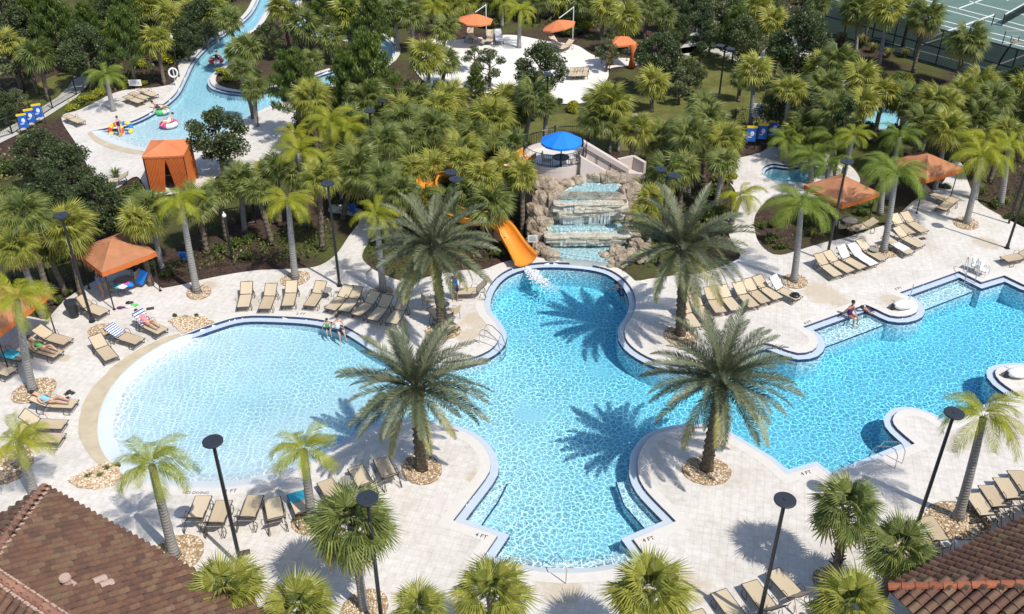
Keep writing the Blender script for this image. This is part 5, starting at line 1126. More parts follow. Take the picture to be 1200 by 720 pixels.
# ------------------------------------------------------------------ cabanas, umbrellas
def cabana(fl, fr_, depth, h, label, closed=False, canvas='orange_dull', rise=.75, over=.18, val=.28):
    A, B = at(*fl), at(*fr_); e = (B - A); w = e.length; e.normalize(); rz = math.atan2(e.y, e.x)
    root = empty('cabana', A, rz, label, 'cabana', 'orange canvas cabanas')   # local x along the front, y to the back
    for (x, y) in ((0, 0), (w, 0), (w, depth), (0, depth)): m = MB(); m.tube([(x, y, -.09), (x, y, h)], .035, 6); m.tube([(x, y, 0), (x, y, .02)], .09, 8); m.build('post', M['black'], root)
    o = over; c = [(-o, -o), (w + o, -o), (w + o, depth + o), (-o, depth + o)]; m = MB(); n = 8; apex = (w / 2, depth / 2, h + rise); V = [apex]; F = []
    for k in range(4):
        (x0, y0), (x1, y1) = c[k], c[(k + 1) % 4]; b = len(V)
        for r_ in range(1, n + 1):
            for i in range(n + 1):
                t = i / n; x = x0 + (x1 - x0) * t; y = y0 + (y1 - y0) * t; s = r_ / n; sag = -.10 * math.sin(PI * s) * math.sin(PI * t) - .03 * math.sin(PI * t) * s
                V.append((apex[0] + (x - apex[0]) * s, apex[1] + (y - apex[1]) * s, h + .03 + rise * (1 - s) + sag))
        for i in range(n): F.append((0, b + i, b + i + 1))
        for r_ in range(n - 1):
            for i in range(n): F.append((b + r_ * (n + 1) + i, b + (r_ + 1) * (n + 1) + i, b + (r_ + 1) * (n + 1) + i + 1, b + r_ * (n + 1) + i + 1))
    m.add(V, F); m.build('canopy', M[canvas], root, True)
    for k in range(4):
        (x0, y0), (x1, y1) = c[k], c[(k + 1) % 4]; V = []; F = []; m = MB(); N = 24
        for i in range(N + 1):
            t = i / N; x = x0 + (x1 - x0) * t; y = y0 + (y1 - y0) * t; zt = h + .03 - .03 * math.sin(PI * t); V += [(x, y, zt), (x + .02 * math.sin(i * 1.9), y + .02 * math.cos(i * 1.9), zt - val)]
        m.add(V, [(2 * i, 2 * i + 1, 2 * i + 3, 2 * i + 2) for i in range(N)]); m.build('valance', M['orange_side'] if canvas == 'orange_dull' else M['orange'], root, True)
    for (x0, y0), (x1, y1) in (((0, 0), (w, 0)), ((w, 0), (w, depth)), ((w, depth), (0, depth)), ((0, depth), (0, 0))):
        m = MB(); m.tube([(x0, y0, h - .02), (x1, y1, h - .02)], .025, 5); m.build('beam', M['black'], root)
    def curtain(p, q, t0, t1, pinch=0, nm='curtain'):
        V = []; F = []; N = 60; m = MB()
        d = Vector((q[0] - p[0], q[1] - p[1])); nn = Vector((-d.y, d.x)).normalized()
        for i in range(N + 1):
            for j, zz in enumerate((0, .35, .7, 1)):
                z = .02 + (h - .05) * zz; t = t0 + (t1 - t0) * i / N; 
                if pinch: t = t0 + (t1 - t0) * (i / N) * (1 - pinch * (1 - zz) ** .8) if pinch > 0 else t1 + (t0 - t1) * (1 - i / N) * (1 + pinch * (1 - zz) ** .8)
                f = .045 * math.sin(i * 1.3) * (1.2 - .6 * zz); V.append((p[0] + d.x * t + nn.x * f, p[1] + d.y * t + nn.y * f, z))
        for i in range(N):
            for j in range(3): F.append((i * 4 + j, (i + 1) * 4 + j, (i + 1) * 4 + j + 1, i * 4 + j + 1))
        m.add(V, F); m.build(nm, M['orange_side'], root, True)
    if closed:
        curtain((0, -.03), (w, -.03), 0, .56, .33); curtain((0, -.03), (w, -.03), .52, 1, -.3); curtain((w + .03, 0), (w + .03, depth), 0, 1); curtain((0, depth), (w, depth), 0, 1); curtain((-.03, 0), (-.03, depth), 0, 1)
    return root
cabana((134, 363), (188, 341), 2.9, 2.35, 'weathered orange open cabana above the left end of the wading pool')
cabana((12, 438), (66, 393), 2.9, 2.35, 'orange cabana cut by the left frame edge behind a queen palm')
cabana((978, 281), (1016, 268), 2.6, 2.35, 'orange cabana beside the lamp and the small blue pool')
cabana((1074, 250), (1112, 238), 2.6, 2.35, 'orange cabana furthest to the right behind a queen palm')
cabana((177, 226), (223, 224), 2.5, 2.45, 'closed orange tent with parted front curtains behind the lazy river beach', True, 'orange', .5, .06, .12)
def umb(u, v, bu, bv, r, label, mat, tilt=0, h=2.5, cant=True, n=8):
    B = at(bu, bv, 0); q = at(u, v, h); root = empty('parasol', B, 0, label, 'parasol', None)
    dx, dy = (q.x - B.x, q.y - B.y) if cant else (0, 0)
    if not cant: dx = dy = 0
    m = MB(); m.tube([(0, 0, -.05), (0, 0, h + (.5 if cant else .3))], .04, 7); m.build('pole', M['white'] if cant else M['black'], root)
    if cant: m = MB(); m.tube([(0, 0, h + .45), (dx, dy, h + .55)], .035, 6); m.build('arm', M['white'], root)
    m = MB(); m.tube([(0, 0, -.02), (0, 0, .08)], [.4, .4], 10); m.build('base', M['bronze'], root)
    V = [(0, 0, .5)]; F = []; N = n * 2
    for k in range(1, 4):
        for i in range(N):
            a = 2 * PI * i / N; s = k / 3; rr = r * s * (1 if i % 2 == 0 else .965); V.append((rr * math.cos(a), rr * math.sin(a), .5 * (1 - s ** 1.25) - (.04 * s if i % 2 else 0)))
    for i in range(N): V.append((V[1 + 2 * N + i][0], V[1 + 2 * N + i][1], V[1 + 2 * N + i][2] - .12))
    for i in range(N):
        j = (i + 1) % N; F.append((0, 1 + i, 1 + j))
        for k in range(3): F.append((1 + k * N + i, 1 + (k + 1) * N + i, 1 + (k + 1) * N + j, 1 + k * N + j))
    m = MB(); m.add(V, F); o = m.build('canopy', M[mat], root); o.location = (dx, dy, h - .1); o.rotation_euler = (tilt * .6, tilt, .3)
    for k in range(n): a = 2 * PI * k / n; m = MB(); m.tube([(0, 0, .45), (r * .97 * math.cos(a), r * .97 * math.sin(a), -.03)], .012, 4); m.build('rib', M['black'], o)
    return root
umb(557, 22, 570, 44, 1.6, 'leftmost distant orange parasol over loungers on the white terrace', 'orange', .05, n=4); umb(655, 29, 671, 47, 1.5, 'tilted distant orange parasol with a grey post on the white terrace', 'orange', -.18, n=4)
r_ = cabana((714, 82), (744, 79), 1.8, 2.0, 'small distant orange cabana with tied curtain by the white terrace', False, 'orange', .45, .1, .15)
m = MB(); m.tube([(-.0, 0, .5), (0, 0, 1.2), (0, 0, 2.0)], [.34, .16, .38], 10); m.build('curtain', M['orange_side'], r_, True); m = MB(); m.tube([(2.0, 0, .02), (2.0, 0, 1.2), (2.0, 0, 2.0)], [.3, .14, .38], 10); m.build('curtain', M['orange_side'], r_, True)

# ------------------------------------------------------------------ rock waterfall, terrace, stairs
WF = empty('rock_waterfall', at(672, 300), 0, 'tan rock waterfall with three cascading pools behind the centre pool', 'waterfall')
wl0 = WF.location
def rock(u, v, z, sx, sy, sz, seed, rz=0, ex=3.0, na=.30, mt='rock'):
    c = at(u, v, z) - wl0; m = MB(); nu, nv = 22, 14
    Mx = Matrix.Rotation(rz, 3, 'Z'); vs = []
    for j in range(nv + 1):
        a = PI * j / nv
        for i in range(nu):
            b = 2 * PI * i / nu; d = Vector((math.sin(a) * math.cos(b), math.sin(a) * math.sin(b), math.cos(a)))
            k = (abs(d.x) ** ex + abs(d.y) ** ex + abs(d.z) ** ex) ** (-1 / ex); k *= 1 + na * noise.noise(d * 1.5 + Vector((seed, 0, 0))) + .4 * na * noise.noise(d * 4.5 + Vector((seed, 3, 0))) + .16 * na * noise.noise(d * 11 + Vector((seed, 3, 0)))
            p = Mx @ Vector((d.x * sx * k, d.y * sy * k, d.z * sz * k)); vs.append(p + c)
    fs = [(j * nu + i, (j + 1) * nu + i, (j + 1) * nu + (i + 1) % nu, j * nu + (i + 1) % nu) for j in range(nv) for i in range(nu)]
    m.add(vs, fs); return m.build('rock', M[mt], WF)
def plate(poly_, z, th, name, mat, grow=0):
    o = [tuple((at(u, v, z) - wl0)[:2]) for u, v in poly_]
    if grow: o = offset(o, grow)
    m = MB(); m.poly(o, z - th, z); return m.build(name, mat, WF)
basin = [(631, 284), (643, 294), (660, 301), (690, 304), (714, 307), (728, 300), (744, 289), (738, 279), (700, 276), (650, 275)]
mid = [(640, 263), (650, 257), (685, 255), (726, 256), (738, 263), (728, 272), (690, 271), (648, 272)]
top = [(652, 231), (664, 224), (674, 217), (690, 212), (718, 213), (731, 220), (724, 230), (690, 234), (662, 236)]
plate(basin, .28, .4, 'basin', M['wet_rock'], .12); plate(mid, 1.10, 1.2, 'basin', M['wet_rock'], .15); plate(top, 2.55, 2.6, 'basin', M['wet_rock'], .12)
for pl, z in ((basin, .36), (mid, 1.18), (top, 2.63)):
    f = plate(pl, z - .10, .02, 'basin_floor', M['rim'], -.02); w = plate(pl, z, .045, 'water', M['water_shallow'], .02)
core = MB(); 
for (u, v, z, dx, dy, dz) in ((688, 250, 1.7, 4.4, 1.0, 1.7), (690, 235, 2.1, 4.2, 2.2, 1.0), (686, 283, .5, 4.6, .9, 1.0)): c = at(u, v, z) - wl0; core.box((c.x, c.y + .45, dz / 2 + (0 if dz < 1.5 else .9) if z > 1 else .45), (dx, dy, dz))
core.build('rock_core', M['rock'], WF)
rr = random.Random(3)
# ledges of the upper cascade (three courses), lower cascade (two courses)
for (u0, u1, v, z, n, sy, sz) in ((650, 728, 237, 2.44, 3, .45, .10), (648, 734, 241, 2.14, 4, .60, .19), (654, 728, 246, 1.84, 3, .62, .18), (648, 736, 251, 1.50, 4, .56, .16), (640, 738, 275, 1.02, 3, .40, .10), (640, 732, 279, .80, 4, .42, .16), (645, 726, 283, .54, 3, .38, .15)):
    cuts = sorted([0, 1] + [(i + 1) / n + rr.uniform(-.09, .09) for i in range(n - 1)])
    for c0, c1 in zip(cuts[:-1], cuts[1:]):
        u = u0 + (u1 - u0) * (c0 + c1) / 2; rock(u, v + rr.uniform(-1, .8), z + rr.uniform(-.03, .03), (u1 - u0) * (c1 - c0) * .0285, sy + rr.uniform(-.08, .06), sz * rr.uniform(.95, 1.15), rr.uniform(0, 50), rr.uniform(-.06, .06), 7, .10, 'ledge')
for a in [(640, 219, 2.5, .85, .7, .6), (664, 217, 2.5, .5, .35, .35), (651, 224, 2.4, .5, .4, .4), (692, 207, 2.8, .6, .35, .42), (714, 208, 2.8, .6, .35, .40), (738, 232, 2.2, .62, .55, .85), (742, 220, 2.5, .5, .4, .35), (731, 245, 1.6, .5, .5, .5), (634, 238, 2.0, .45, .5, .75), (648, 236, 2.1, .35, .4, .6),
          (630, 250, 1.5, .6, .55, .7), (645, 250, 1.6, .4, .4, .5), (637, 263, 1.1, .55, .5, .5), (626, 268, .8, .45, .45, .6), (629, 279, .5, .42, .4, .4), (632, 292, .3, .42, .35, .35), (648, 300, .2, .38, .32, .28), (640, 296, .25, .3, .3, .3),
          (709, 301, .2, .36, .3, .26), (722, 298, .3, .45, .4, .5), (728, 307, .2, .4, .35, .4), (716, 308, .15, .35, .3, .25), (738, 300, .3, .4, .35, .4), (745, 288, .4, .5, .4, .4), (742, 272, .8, .55, .5, .6), (740, 259, 1.2, .5, .5, .6), (752, 302, .2, .35, .3, .3), (757, 292, .2, .4, .3, .3), (626, 258, 1.1, .4, .4, .6), (622, 285, .2, .3, .3, .3), (702, 208, 2.7, .4, .3, .35), (677, 212, 2.7, .35, .3, .3), (726, 210, 2.7, .4, .3, .35)]:
    rock(*a, seed=rr.uniform(0, 60), rz=rr.uniform(-.5, .5))
# stone tile face of the bottom basin
wf = MB(); bp = [at(u, v, 0) - wl0 for u, v in ((650, 303), (662, 307), (675, 309), (690, 311), (703, 313))]
for i in range(len(bp) - 1):
    for k in range(3):
        t = (k + .5) / 3; c = bp[i].lerp(bp[i + 1], t); d = bp[i + 1] - bp[i]
        for zz in (.09, .26): m = MB(); m.box((c.x, c.y + .35, zz), (d.length / 3 * .96, .12, .155), math.atan2(d.y, d.x)); m.build('stone', M['rim'] if (k + i) % 3 else M['coping'], WF)
# falling water sheets
def fall(a, b, name='falling_water'):
    V = []; F = []; n = 24
    for i in range(n + 1):
        t = i / n; 
        for j in range(6):
            s = j / 5; p = a[0].lerp(a[1], t); q = b[0].lerp(b[1], t); r_ = p.lerp(q, s); r_.z = p.z + (q.z - p.z) * s ** 1.8; r_.y -= .05 * math.sin(PI * s) + .02 * rr.random(); r_.z += .03 * rr.random(); V.append(r_ - wl0)
    for i in range(n):
        for j in range(5):
            if rr.random() < .62: F.append((i * 6 + j, (i + 1) * 6 + j, (i + 1) * 6 + j + 1, i * 6 + j + 1))
    m = MB(); m.add(V, F); m.build(name, M['foam'], WF, True)
for (ua, ub_, v0, z0, z1, dy) in ((660, 684, 233, 2.56, 1.2, -.62), (690, 716, 233, 2.56, 1.2, -.62), (656, 690, 271, 1.14, .42, -.55), (694, 722, 271, 1.14, .42, -.55)):
    a0, a1 = at(ua, v0, z0) - wl0, at(ub_, v0, z0) - wl0; V = []; F = []; n = 22; K_ = 8
    for i in range(n + 1):
        for j in range(K_ + 1):
            s_ = j / K_; p = a0.lerp(a1, i / n); V.append((p.x + .02 * rr.random(), p.y + .25 + (dy - .22) * min(1, s_ * 3.2) - .03 * math.sin(i * 1.7 + j), z0 + .04 - (z0 - z1) * max(0, (s_ - .12) / .88)))
    for i in range(n):
        for j in range(K_): F.append((i * (K_ + 1) + j, (i + 1) * (K_ + 1) + j, (i + 1) * (K_ + 1) + j + 1, i * (K_ + 1) + j + 1))
    m = MB(); m.add(V, F); m.build('water_veil', M['veil'], WF, True)
TR = empty('terrace', at(650, 186, 3.3) * 1 - Vector((0, 0, 3.3)), 0, 'round pinkish terrace with black railing above the waterfall', 'terrace'); tz = 3.3
rad = 1.95
m = MB(); m.tube([(0, 0, -.05), (0, 0, tz)], [rad, rad], 40); m.build('wall', M['stucco'], TR)
m = MB(); m.tube([(0, 0, tz), (0, 0, tz + .012)], [rad - .18, rad - .18], 40); m.build('floor', M['terrace'], TR)
m = MB()
for i in range(40): a0, a1 = 2 * PI * i / 40, 2 * PI * (i + 1) / 40; m.box((math.cos((a0 + a1) / 2) * (rad - .08), math.sin((a0 + a1) / 2) * (rad - .08), tz + .14), (.17, rad * 2 * PI / 40 * 1.02, .28), (a0 + a1) / 2)
par_ = m.build('parapet', M['stucco'], TR)
m = MB()
for zz in (1.05, .36): m.tube([(math.cos(2 * PI * i / 32) * (rad - .08), math.sin(2 * PI * i / 32) * (rad - .08), tz + zz) for i in range(33)], .022, 4)
for i in range(90): a = 2 * PI * i / 90; m.tube([(math.cos(a) * (rad - .08), math.sin(a) * (rad - .08), tz + .28), (math.cos(a) * (rad - .08), math.sin(a) * (rad - .08), tz + 1.05)], .010, 3, cap=False)
m.build('railing', M['black'], par_)
u0_ = at(657, 196, tz)
ub = umb(659, 178, 659, 178, 1.22, 'bright blue parasol on the round terrace above the waterfall', 'blue', 0, 1.85, False); q = at(657, 198, tz); ub.location = (q.x, q.y, tz + .012)
tb = empty('round_table', (q.x, q.y, tz + .012), 0, 'dark round table under the blue parasol', 'table'); m = MB(); m.tube([(0, 0, .70), (0, 0, .73)], [.5, .5], 20); m.build('table_top', M['black'], tb); m = MB(); m.tube([(0, 0, 0), (0, 0, .03), (0, 0, .7)], [.28, .05, .05], 8); m.build('leg', M['black'], tb)
for i, (l, a) in enumerate((('dark chair left of the blue parasol table', 2.9), ('dark chair right of the blue parasol table', .3))):
    chair(650, 200, a + PI, l, 'chairs round the blue parasol'); c_ = [o for o in C.objects if o.get('label') == l][0]; c_.location = (q.x + .8 * math.cos(a), q.y + .8 * math.sin(a), tz + .012)
# stairs from the terrace down to the landing on the right
STR = empty('staircase', at(720, 205, 0), 0, 'pinkish stucco stairs with side walls right of the blue parasol', 'stairs'); s0 = STR.location
def wallseg(p, q, z0a, z0b, za, zb, th, name='wall', mt='stucco', par=STR, org=None):
    d = (q - p); d.z = 0; n_ = Vector((-d.y, d.x, 0)).normalized() * th / 2; V = []
    for (r_, zl, zh) in ((p, z0a, za), (q, z0b, zb)):
        for s in (-1, 1):
            for z in (zl, zh): w_ = r_ + n_ * s; V.append(Vector((w_.x, w_.y, z)) - s0)
    m = MB(); m.add(V, [(0, 1, 3, 2), (4, 6, 7, 5), (0, 4, 5, 1), (2, 3, 7, 6), (1, 5, 7, 3), (0, 2, 6, 4)]); return m.build(name, M[mt], par)
pa0, pa1 = at(684, 168, 4.3), at(736, 200, 2.5); pb0, pb1 = at(680, 184, 4.1), at(727, 212, 2.4)
wallseg(pa0, pa1, 0, 0, 4.45, 2.7, .42); wallseg(pb0, pb1, 0, 0, 4.15, 2.5, .40)
N = 14
for i in range(N):
    t = (i + .5) / N; a = pa0.lerp(pa1, t); b = pb0.lerp(pb1, t); d = (pa1 - pa0); d.z = 0; c = (a + b) / 2 - s0; m = MB(); z = 3.3 - 1.75 * t
    m.box((c.x, c.y, z - .35), (d.length / N * 1.0, ((a - b).xy.length) - .2, .7), math.atan2(d.y, d.x)); m.build('step', simple('dark_stair_tread', (.20, .16, .15), .9) if i == 0 else bpy.data.materials['dark_stair_tread'], STR)
for (p, q, dz) in ((pa0, pa1, .18),): 
    off = Vector((-.15, -.28, 0)); m = MB(); m.tube([Vector((p.x, p.y, 4.2)) + off - s0, Vector((q.x, q.y, 2.5)) + off - s0], .03, 5)
    for t in (.05, .35, .65, .95): a = Vector((p.x, p.y, 4.2)).lerp(Vector((q.x, q.y, 2.5)), t) + off - s0; m.tube([a, a - Vector((0, 0, .9))], .02, 4)
    m.build('handrail', M['black'], STR)
lp = [at(u, v, 1.5) for u, v in ((726, 196), (745, 187), (758, 192), (748, 208), (730, 214))]; m = MB(); m.poly([(p.x - s0.x, p.y - s0.y) for p in lp], 0, 1.55); m.build('landing', M['stucco'], STR)
wallseg(at(724, 190, 2.2), at(742, 186, 2.2), 0, 0, 2.4, 2.4, .22); wallseg(at(742, 186, 2.2), at(756, 192, 2.2), 0, 0, 2.4, 2.3, .22)
wallseg(at(724, 214, 1.5), at(752, 212, 1.5), 0, 0, 2.2, 2.0, .25)

# ------------------------------------------------------------------ water slide
SL = empty('water_slide', at(612, 312), 0, 'orange fibreglass water slide curling down into the centre pool', 'water slide'); sb = SL.location
path = [(622, 186, 3.4), (604, 196, 3.2), (580, 204, 3.0), (555, 208, 2.85), (530, 207, 2.7), (510, 210, 2.5), (500, 224, 2.3), (510, 243, 2.05), (530, 256, 1.85), (552, 262, 1.65), (572, 264, 1.45), (585, 271, 1.15), (594, 282, .75), (603, 295, .35), (611, 306, .10), (615, 311, .02)]
cp = [at(*p) - sb for p in path]; fine = []
for i in range(len(cp) - 1):
    p0, p1, p2, p3 = cp[max(i - 1, 0)], cp[i], cp[i + 1], cp[min(i + 2, len(cp) - 1)]
    for j in range(6): t = j / 6; fine.append(.5 * ((2 * p1) + (p2 - p0) * t + (2 * p0 - 5 * p1 + 4 * p2 - p3) * t * t + (3 * p1 - p0 - 3 * p2 + p3) * t ** 3))
fine.append(cp[-1]); V = []; F = []; n = 12
for i, p in enumerate(fine):
    t = (fine[min(i + 1, len(fine) - 1)] - fine[max(i - 1, 0)]).normalized(); s = Vector((t.y, -t.x, 0)).normalized(); u_ = s.cross(t); k = 1 + .35 * max(0, (i - len(fine) + 14) / 14)
    prof = [(math.sin(a) * .52 * k, .50 - math.cos(a) * .5) for a in np.linspace(-PI * .55, PI * .55, n)]
    prof = [(-.64 * k, prof[0][1])] + prof + [(.64 * k, prof[-1][1])] + [(x * 1.06, z - .05) for x, z in prof[::-1]]
    V += [p + s * x + u_ * z for x, z in prof]
K = len(prof)
for i in range(len(fine) - 1):
    for j in range(K): F.append((i * K + j, i * K + (j + 1) % K, (i + 1) * K + (j + 1) % K, (i + 1) * K + j))
F.append(tuple(range(K))); F.append(tuple((len(fine) - 1) * K + j for j in range(K))[::-1])
m = MB(); m.add(V, F); m.build('flume', M['slide'], SL, True)
for i in range(5, len(fine) - 4, 7):
    jb = [Vector(q) for q in V[i * K:(i + 1) * K]]; m = MB(); c_ = fine[i]; m.tube([c_ + (q - c_) * 1.03 for q in jb[14:]], .022, 4); m.build('flange', M['orange_side'], SL)
for i in range(4, len(fine) - 12, 11): p = fine[i]; m = MB(); m.tube([(p.x, p.y, -.09), (p.x, p.y, p.z)], .07, 7); m.build('support', M['black'], SL)
sp = MB()
for i in range(420):
    L = rr.random() ** .8; c = at(617, 314, -.16).lerp(at(647, 340, -.17), L) + Vector((rr.gauss(0, .10 + .22 * L), rr.gauss(0, .08 + .16 * L), 0)); k = (1.25 - L)
    sp.ell(c, (rr.uniform(.03, .13) * k, rr.uniform(.03, .10) * k, rr.uniform(.015, .07) * k), 6, 3, nz=.7, seed=i)
o = sp.build('splash_foam', M['foam'], None, True); tag(o, 'white splash of foam where the orange slide enters the pool', 'foam', None, 'stuff')

# ------------------------------------------------------------------ signs, boards, fences, rails, lifts and small things
def board(bu, bv, w, h, zc, label, mat='white', post='black', rz=0, lines=True):
    root = empty('sign', at(bu, bv), rz, label, 'sign'); m = MB(); m.tube([(0, 0, -.1), (0, 0, zc + h / 2)], .03, 5); m.build('post', M[post], root); m = MB(); m.box((0, -.05, zc), (w, .03, h)); pan = m.build('panel', M[mat], root)
    if lines:
        for k in range(4): m = MB(); m.box((0, -.069, zc + h * (.3 - k * .17)), (w * (.75 if k else .5), .004, h * .05)); m.build('text_line', M['black'], pan)
board(885, 152, .8, 1.0, 1.5, 'white notice sign behind the blue and yellow boards'); board(624, 294, .55, .45, .8, 'small white sign between slide and waterfall'); board(160, 104, 1.0, .5, .5, 'low white sign behind the lazy river deck loungers'); board(465, 56, .5, .5, .6, 'white sign beside the distant river bend'); board(414, 254, .4, .6, .6, 'small blue notice by the paved path', 'sign_blue')
board(216, 306, .4, .5, .35, 'low colourful notice beside the palm in the hedge', 'sign_blue'); board(735, 312, .3, .35, .35, 'small blue sign in the bed right of the waterfall', 'sign_blue')
g = 'blue hanging boards with yellow tops'
def hanger(bu, bv, label, rz=0):
    root = empty('notice_board', at(bu, bv), rz, label, 'board', g, .85 if bu > 500 else .78)
    for s in (-.42, .42): m = MB(); m.tube([(s, 0, -.09), (s, 0, 2.0)], .035, 5); m.build('post', M['black'], root)
    m = MB(); m.box((0, -.04, 1.2), (.72, .05, 1.15)); pan = m.build('panel', M['sign_blue'], root); m = MB(); m.box((0, -.04, 1.86), (.84, .07, .18)); m.build('header', M['yellow'], root)
    m = MB(); m.ell((.06, -.068, 1.3), (.16, .012, .22), 8, 6); m.box((-.1, -.07, 1.0), (.3, .01, .08)); m.build('pictogram', M['white'], pan)
for a in ((878, 174, 'leftmost blue board with yellow top behind the small pool'), (891, 171, 'middle blue board with yellow top behind the small pool'), (904, 167, 'rightmost blue board with yellow top behind the small pool'), (31, 157, 'lowest of the blue boards at the far left'), (39, 151, 'middle of the blue boards at the far left'), (48, 145, 'uppermost of the blue boards at the far left')): hanger(*a, rz=-.1 if a[0] > 500 else .5)
def fence(line, h, label, n_post=None, mesh_=False, pick=.14, z0=-.09):
    P_ = [at(u, v, z0) for u, v in line]; root = empty('fence', P_[0], 0, label, 'fence'); o = P_[0]; rl = MB(); pk = MB(); gap = 2.6
    for a, b in zip(P_[:-1], P_[1:]):
        L = (b - a).length; k = max(1, round(L / gap))
        for i in range(k + (1 if b is P_[-1] else 0)): c = a.lerp(b, i / k) - o; m = MB(); m.box((c.x, c.y, h / 2), (.08, .08, h + .1)); m.build('post', M['black'], root)
        for zz in ((h * .93, .12) if not mesh_ else (h, h * .5, .08)): rl.tube([a - o + Vector((0, 0, zz)), b - o + Vector((0, 0, zz))], .028 if not mesh_ else .06, 4)
        if not mesh_:
            kk = int(L / pick)
            for i in range(kk): c = a.lerp(b, (i + .5) / kk) - o; pk.add([(c.x - .01, c.y, .1), (c.x + .01, c.y, .1), (c.x + .01, c.y, h), (c.x - .01, c.y, h), (c.x, c.y - .01, .1), (c.x, c.y + .01, .1), (c.x, c.y + .01, h), (c.x, c.y - .01, h)], [(0, 1, 2, 3), (4, 5, 6, 7)])
        else:
            d = (b - a).normalized(); p, q = a - o, b - o; m = MB(); m.add([(p.x, p.y, .08), (q.x, q.y, .08), (q.x, q.y, h), (p.x, p.y, h)], [(0, 1, 2, 3)]); m.build('windscreen', M['screen'], root)
    rl.build('rail', M['black'], root)
    if pk.v: o_ = pk.build('pickets', M['black'], root); o_['kind'] = 'stuff'; o_.name = 'picket_row'
fence([(-30, 172), (15, 158), (62, 128), (90, 112), (118, 98), (140, 75), (165, 54)], 1.4, 'black metal fence along the left side of the lazy river deck')
fence([(958, 36), (1020, 54), (1096, 77), (1180, 101), (1290, 132)], 3.0, 'tall black windscreen fence along the near side of the tennis court', mesh_=True)
fence([(860, 148), (910, 142), (960, 145)], 1.3, 'black metal fence behind the blue and yellow boards')
fence([(22, 348), (60, 340), (95, 330), (130, 316)], 1.3, 'black metal fence behind the left cabanas'); fence([(612, 180), (650, 168), (690, 166)], 1.3, 'black fence on the lawn behind the blue parasol')
fence([(235, 272), (262, 268), (300, 262)], 1.3, 'black fence in the hedge beneath the oak')
BH = empty('basketball_hoop', at(1162, 93), 0, 'black basketball hoop with see-through backboard by the tennis court', 'basketball hoop'); m = MB(); m.tube([(0, 0, 0), (.35, .1, 1.6), (1.0, .2, 3.2)], .07, 6); m.build('pole', M['black'], BH); m = MB(); m.box((-.2, 0, .25), (1.1, .7, .4)); m.build('base', M['black'], BH)
m = MB(); X = 1.0
for (a, b) in (((-.9, 2.9), (.9, 2.9)), ((.9, 2.9), (.9, 3.9)), ((.9, 3.9), (-.9, 3.9)), ((-.9, 3.9), (-.9, 2.9)), ((-.3, 3.1), (.3, 3.1)), ((.3, 3.1), (.3, 3.5)), ((.3, 3.5), (-.3, 3.5)), ((-.3, 3.5), (-.3, 3.1))): m.tube([(X + a[0], .1, a[1]), (X + b[0], .1, b[1])], .04, 4)
m.build('backboard', M['black'], BH); m = MB(); m.tube([(X + .23 * math.cos(k * PI / 6), -.15 + .23 * math.sin(k * PI / 6), 3.1) for k in range(13)], .02, 4, cap=False); m.build('rim', M['orange'], BH)
NT = empty('tennis_net', at(1174, 30), 0, 'tennis net with white band at the top right', 'tennis net'); a = Vector((0, 0, 0)); b = at(1216, 6) - at(1174, 30)
for q in (a, b): m = MB(); m.tube([q, q + Vector((0, 0, 1.1))], .05, 6); m.build('post', M['black'], NT)
m = MB(); m.add([a + Vector((0, 0, .95)), b + Vector((0, 0, .95)), b + Vector((0, 0, 1.12)), a + Vector((0, 0, 1.12))], [(0, 1, 2, 3)]); m.build('band', M['white'], NT); m = MB(); m.add([a + Vector((0, 0, .05)), b + Vector((0, 0, .05)), b + Vector((0, 0, .95)), a + Vector((0, 0, .95))], [(0, 1, 2, 3)]); m.build('netting', M['screen'], NT)
NT2 = empty('tennis_net', at(1150, 36), 0, 'end of a second tennis net behind the right sabal palm', 'tennis net'); b = at(1162, 30) - at(1150, 36); b2 = at(1090, 56) - at(1150, 36)
m = MB(); m.tube([b, b + Vector((0, 0, 1.1))], .05, 6); m.build('post', M['black'], NT2); m = MB(); m.add([b2 + Vector((0, 0, .95)), b + Vector((0, 0, .95)), b + Vector((0, 0, 1.12)), b2 + Vector((0, 0, 1.12))], [(0, 1, 2, 3)]); m.build('band', M['white'], NT2)
def rails(u, v, rz, label, h=.85, reach=.75, gap=.5):
    root = empty('pool_handrail', at(u, v, .008), rz, label, 'handrail')
    for s in (-gap / 2, gap / 2): m = MB(); m.tube([(-.45, s, 0), (-.42, s, h * .75), (-.25, s, h), (0, s, h), (reach * .7, s, h * .6), (reach, s, -.1), (reach, s, -.6)], .022, 6); m.build('rail', M['chrome'], root)
    for k in range(3): m = MB(); m.tube([(reach, -gap / 2, -.15 - k * .25), (reach, gap / 2, -.15 - k * .25)], .02, 5); m.build('rung', M['chrome'], root)
rails(574, 402, -.5, 'steel pool ladder at the left bank of the centre pool'); rails(1042, 539, 2.2, 'steel pool ladder at the lower bank of the right pool'); rails(1136, 321, -1.9, 'steel pool ladder between the white starting seats at the far bank')
root = empty('pool_handrail', at(663, 684, .008), 0, 'bent single steel handrail at the bottom steps of the centre pool', 'handrail'); m = MB(); m.tube([(0, 0, 0), (0, 0, .9), (-.1, .1, 1.0), (-.3, .9, .55), (-.35, 1.1, .3), (-.35, 1.1, -.2)], .022, 6); m.build('rail', M['chrome'], root)
def lift(u, v, rz, label):
    root = empty('pool_lift', at(u, v, .01), rz, label, 'pool lift'); m = MB(); m.ell((0, 0, .22), (.62, .36, .20), 12, 7, nz=.15, seed=u); m.build('cover', M['white'], root, True); m = MB(); m.tube([(-.6, 0, 0), (-.6, 0, .3)], [.12, .1], 8); m.build('base', M['black'], root)
    m = MB(); m.tube([(.3, .1, .2), (.35, .12, 1.3)], .025, 6); m.build('mast', M['chrome'], root)
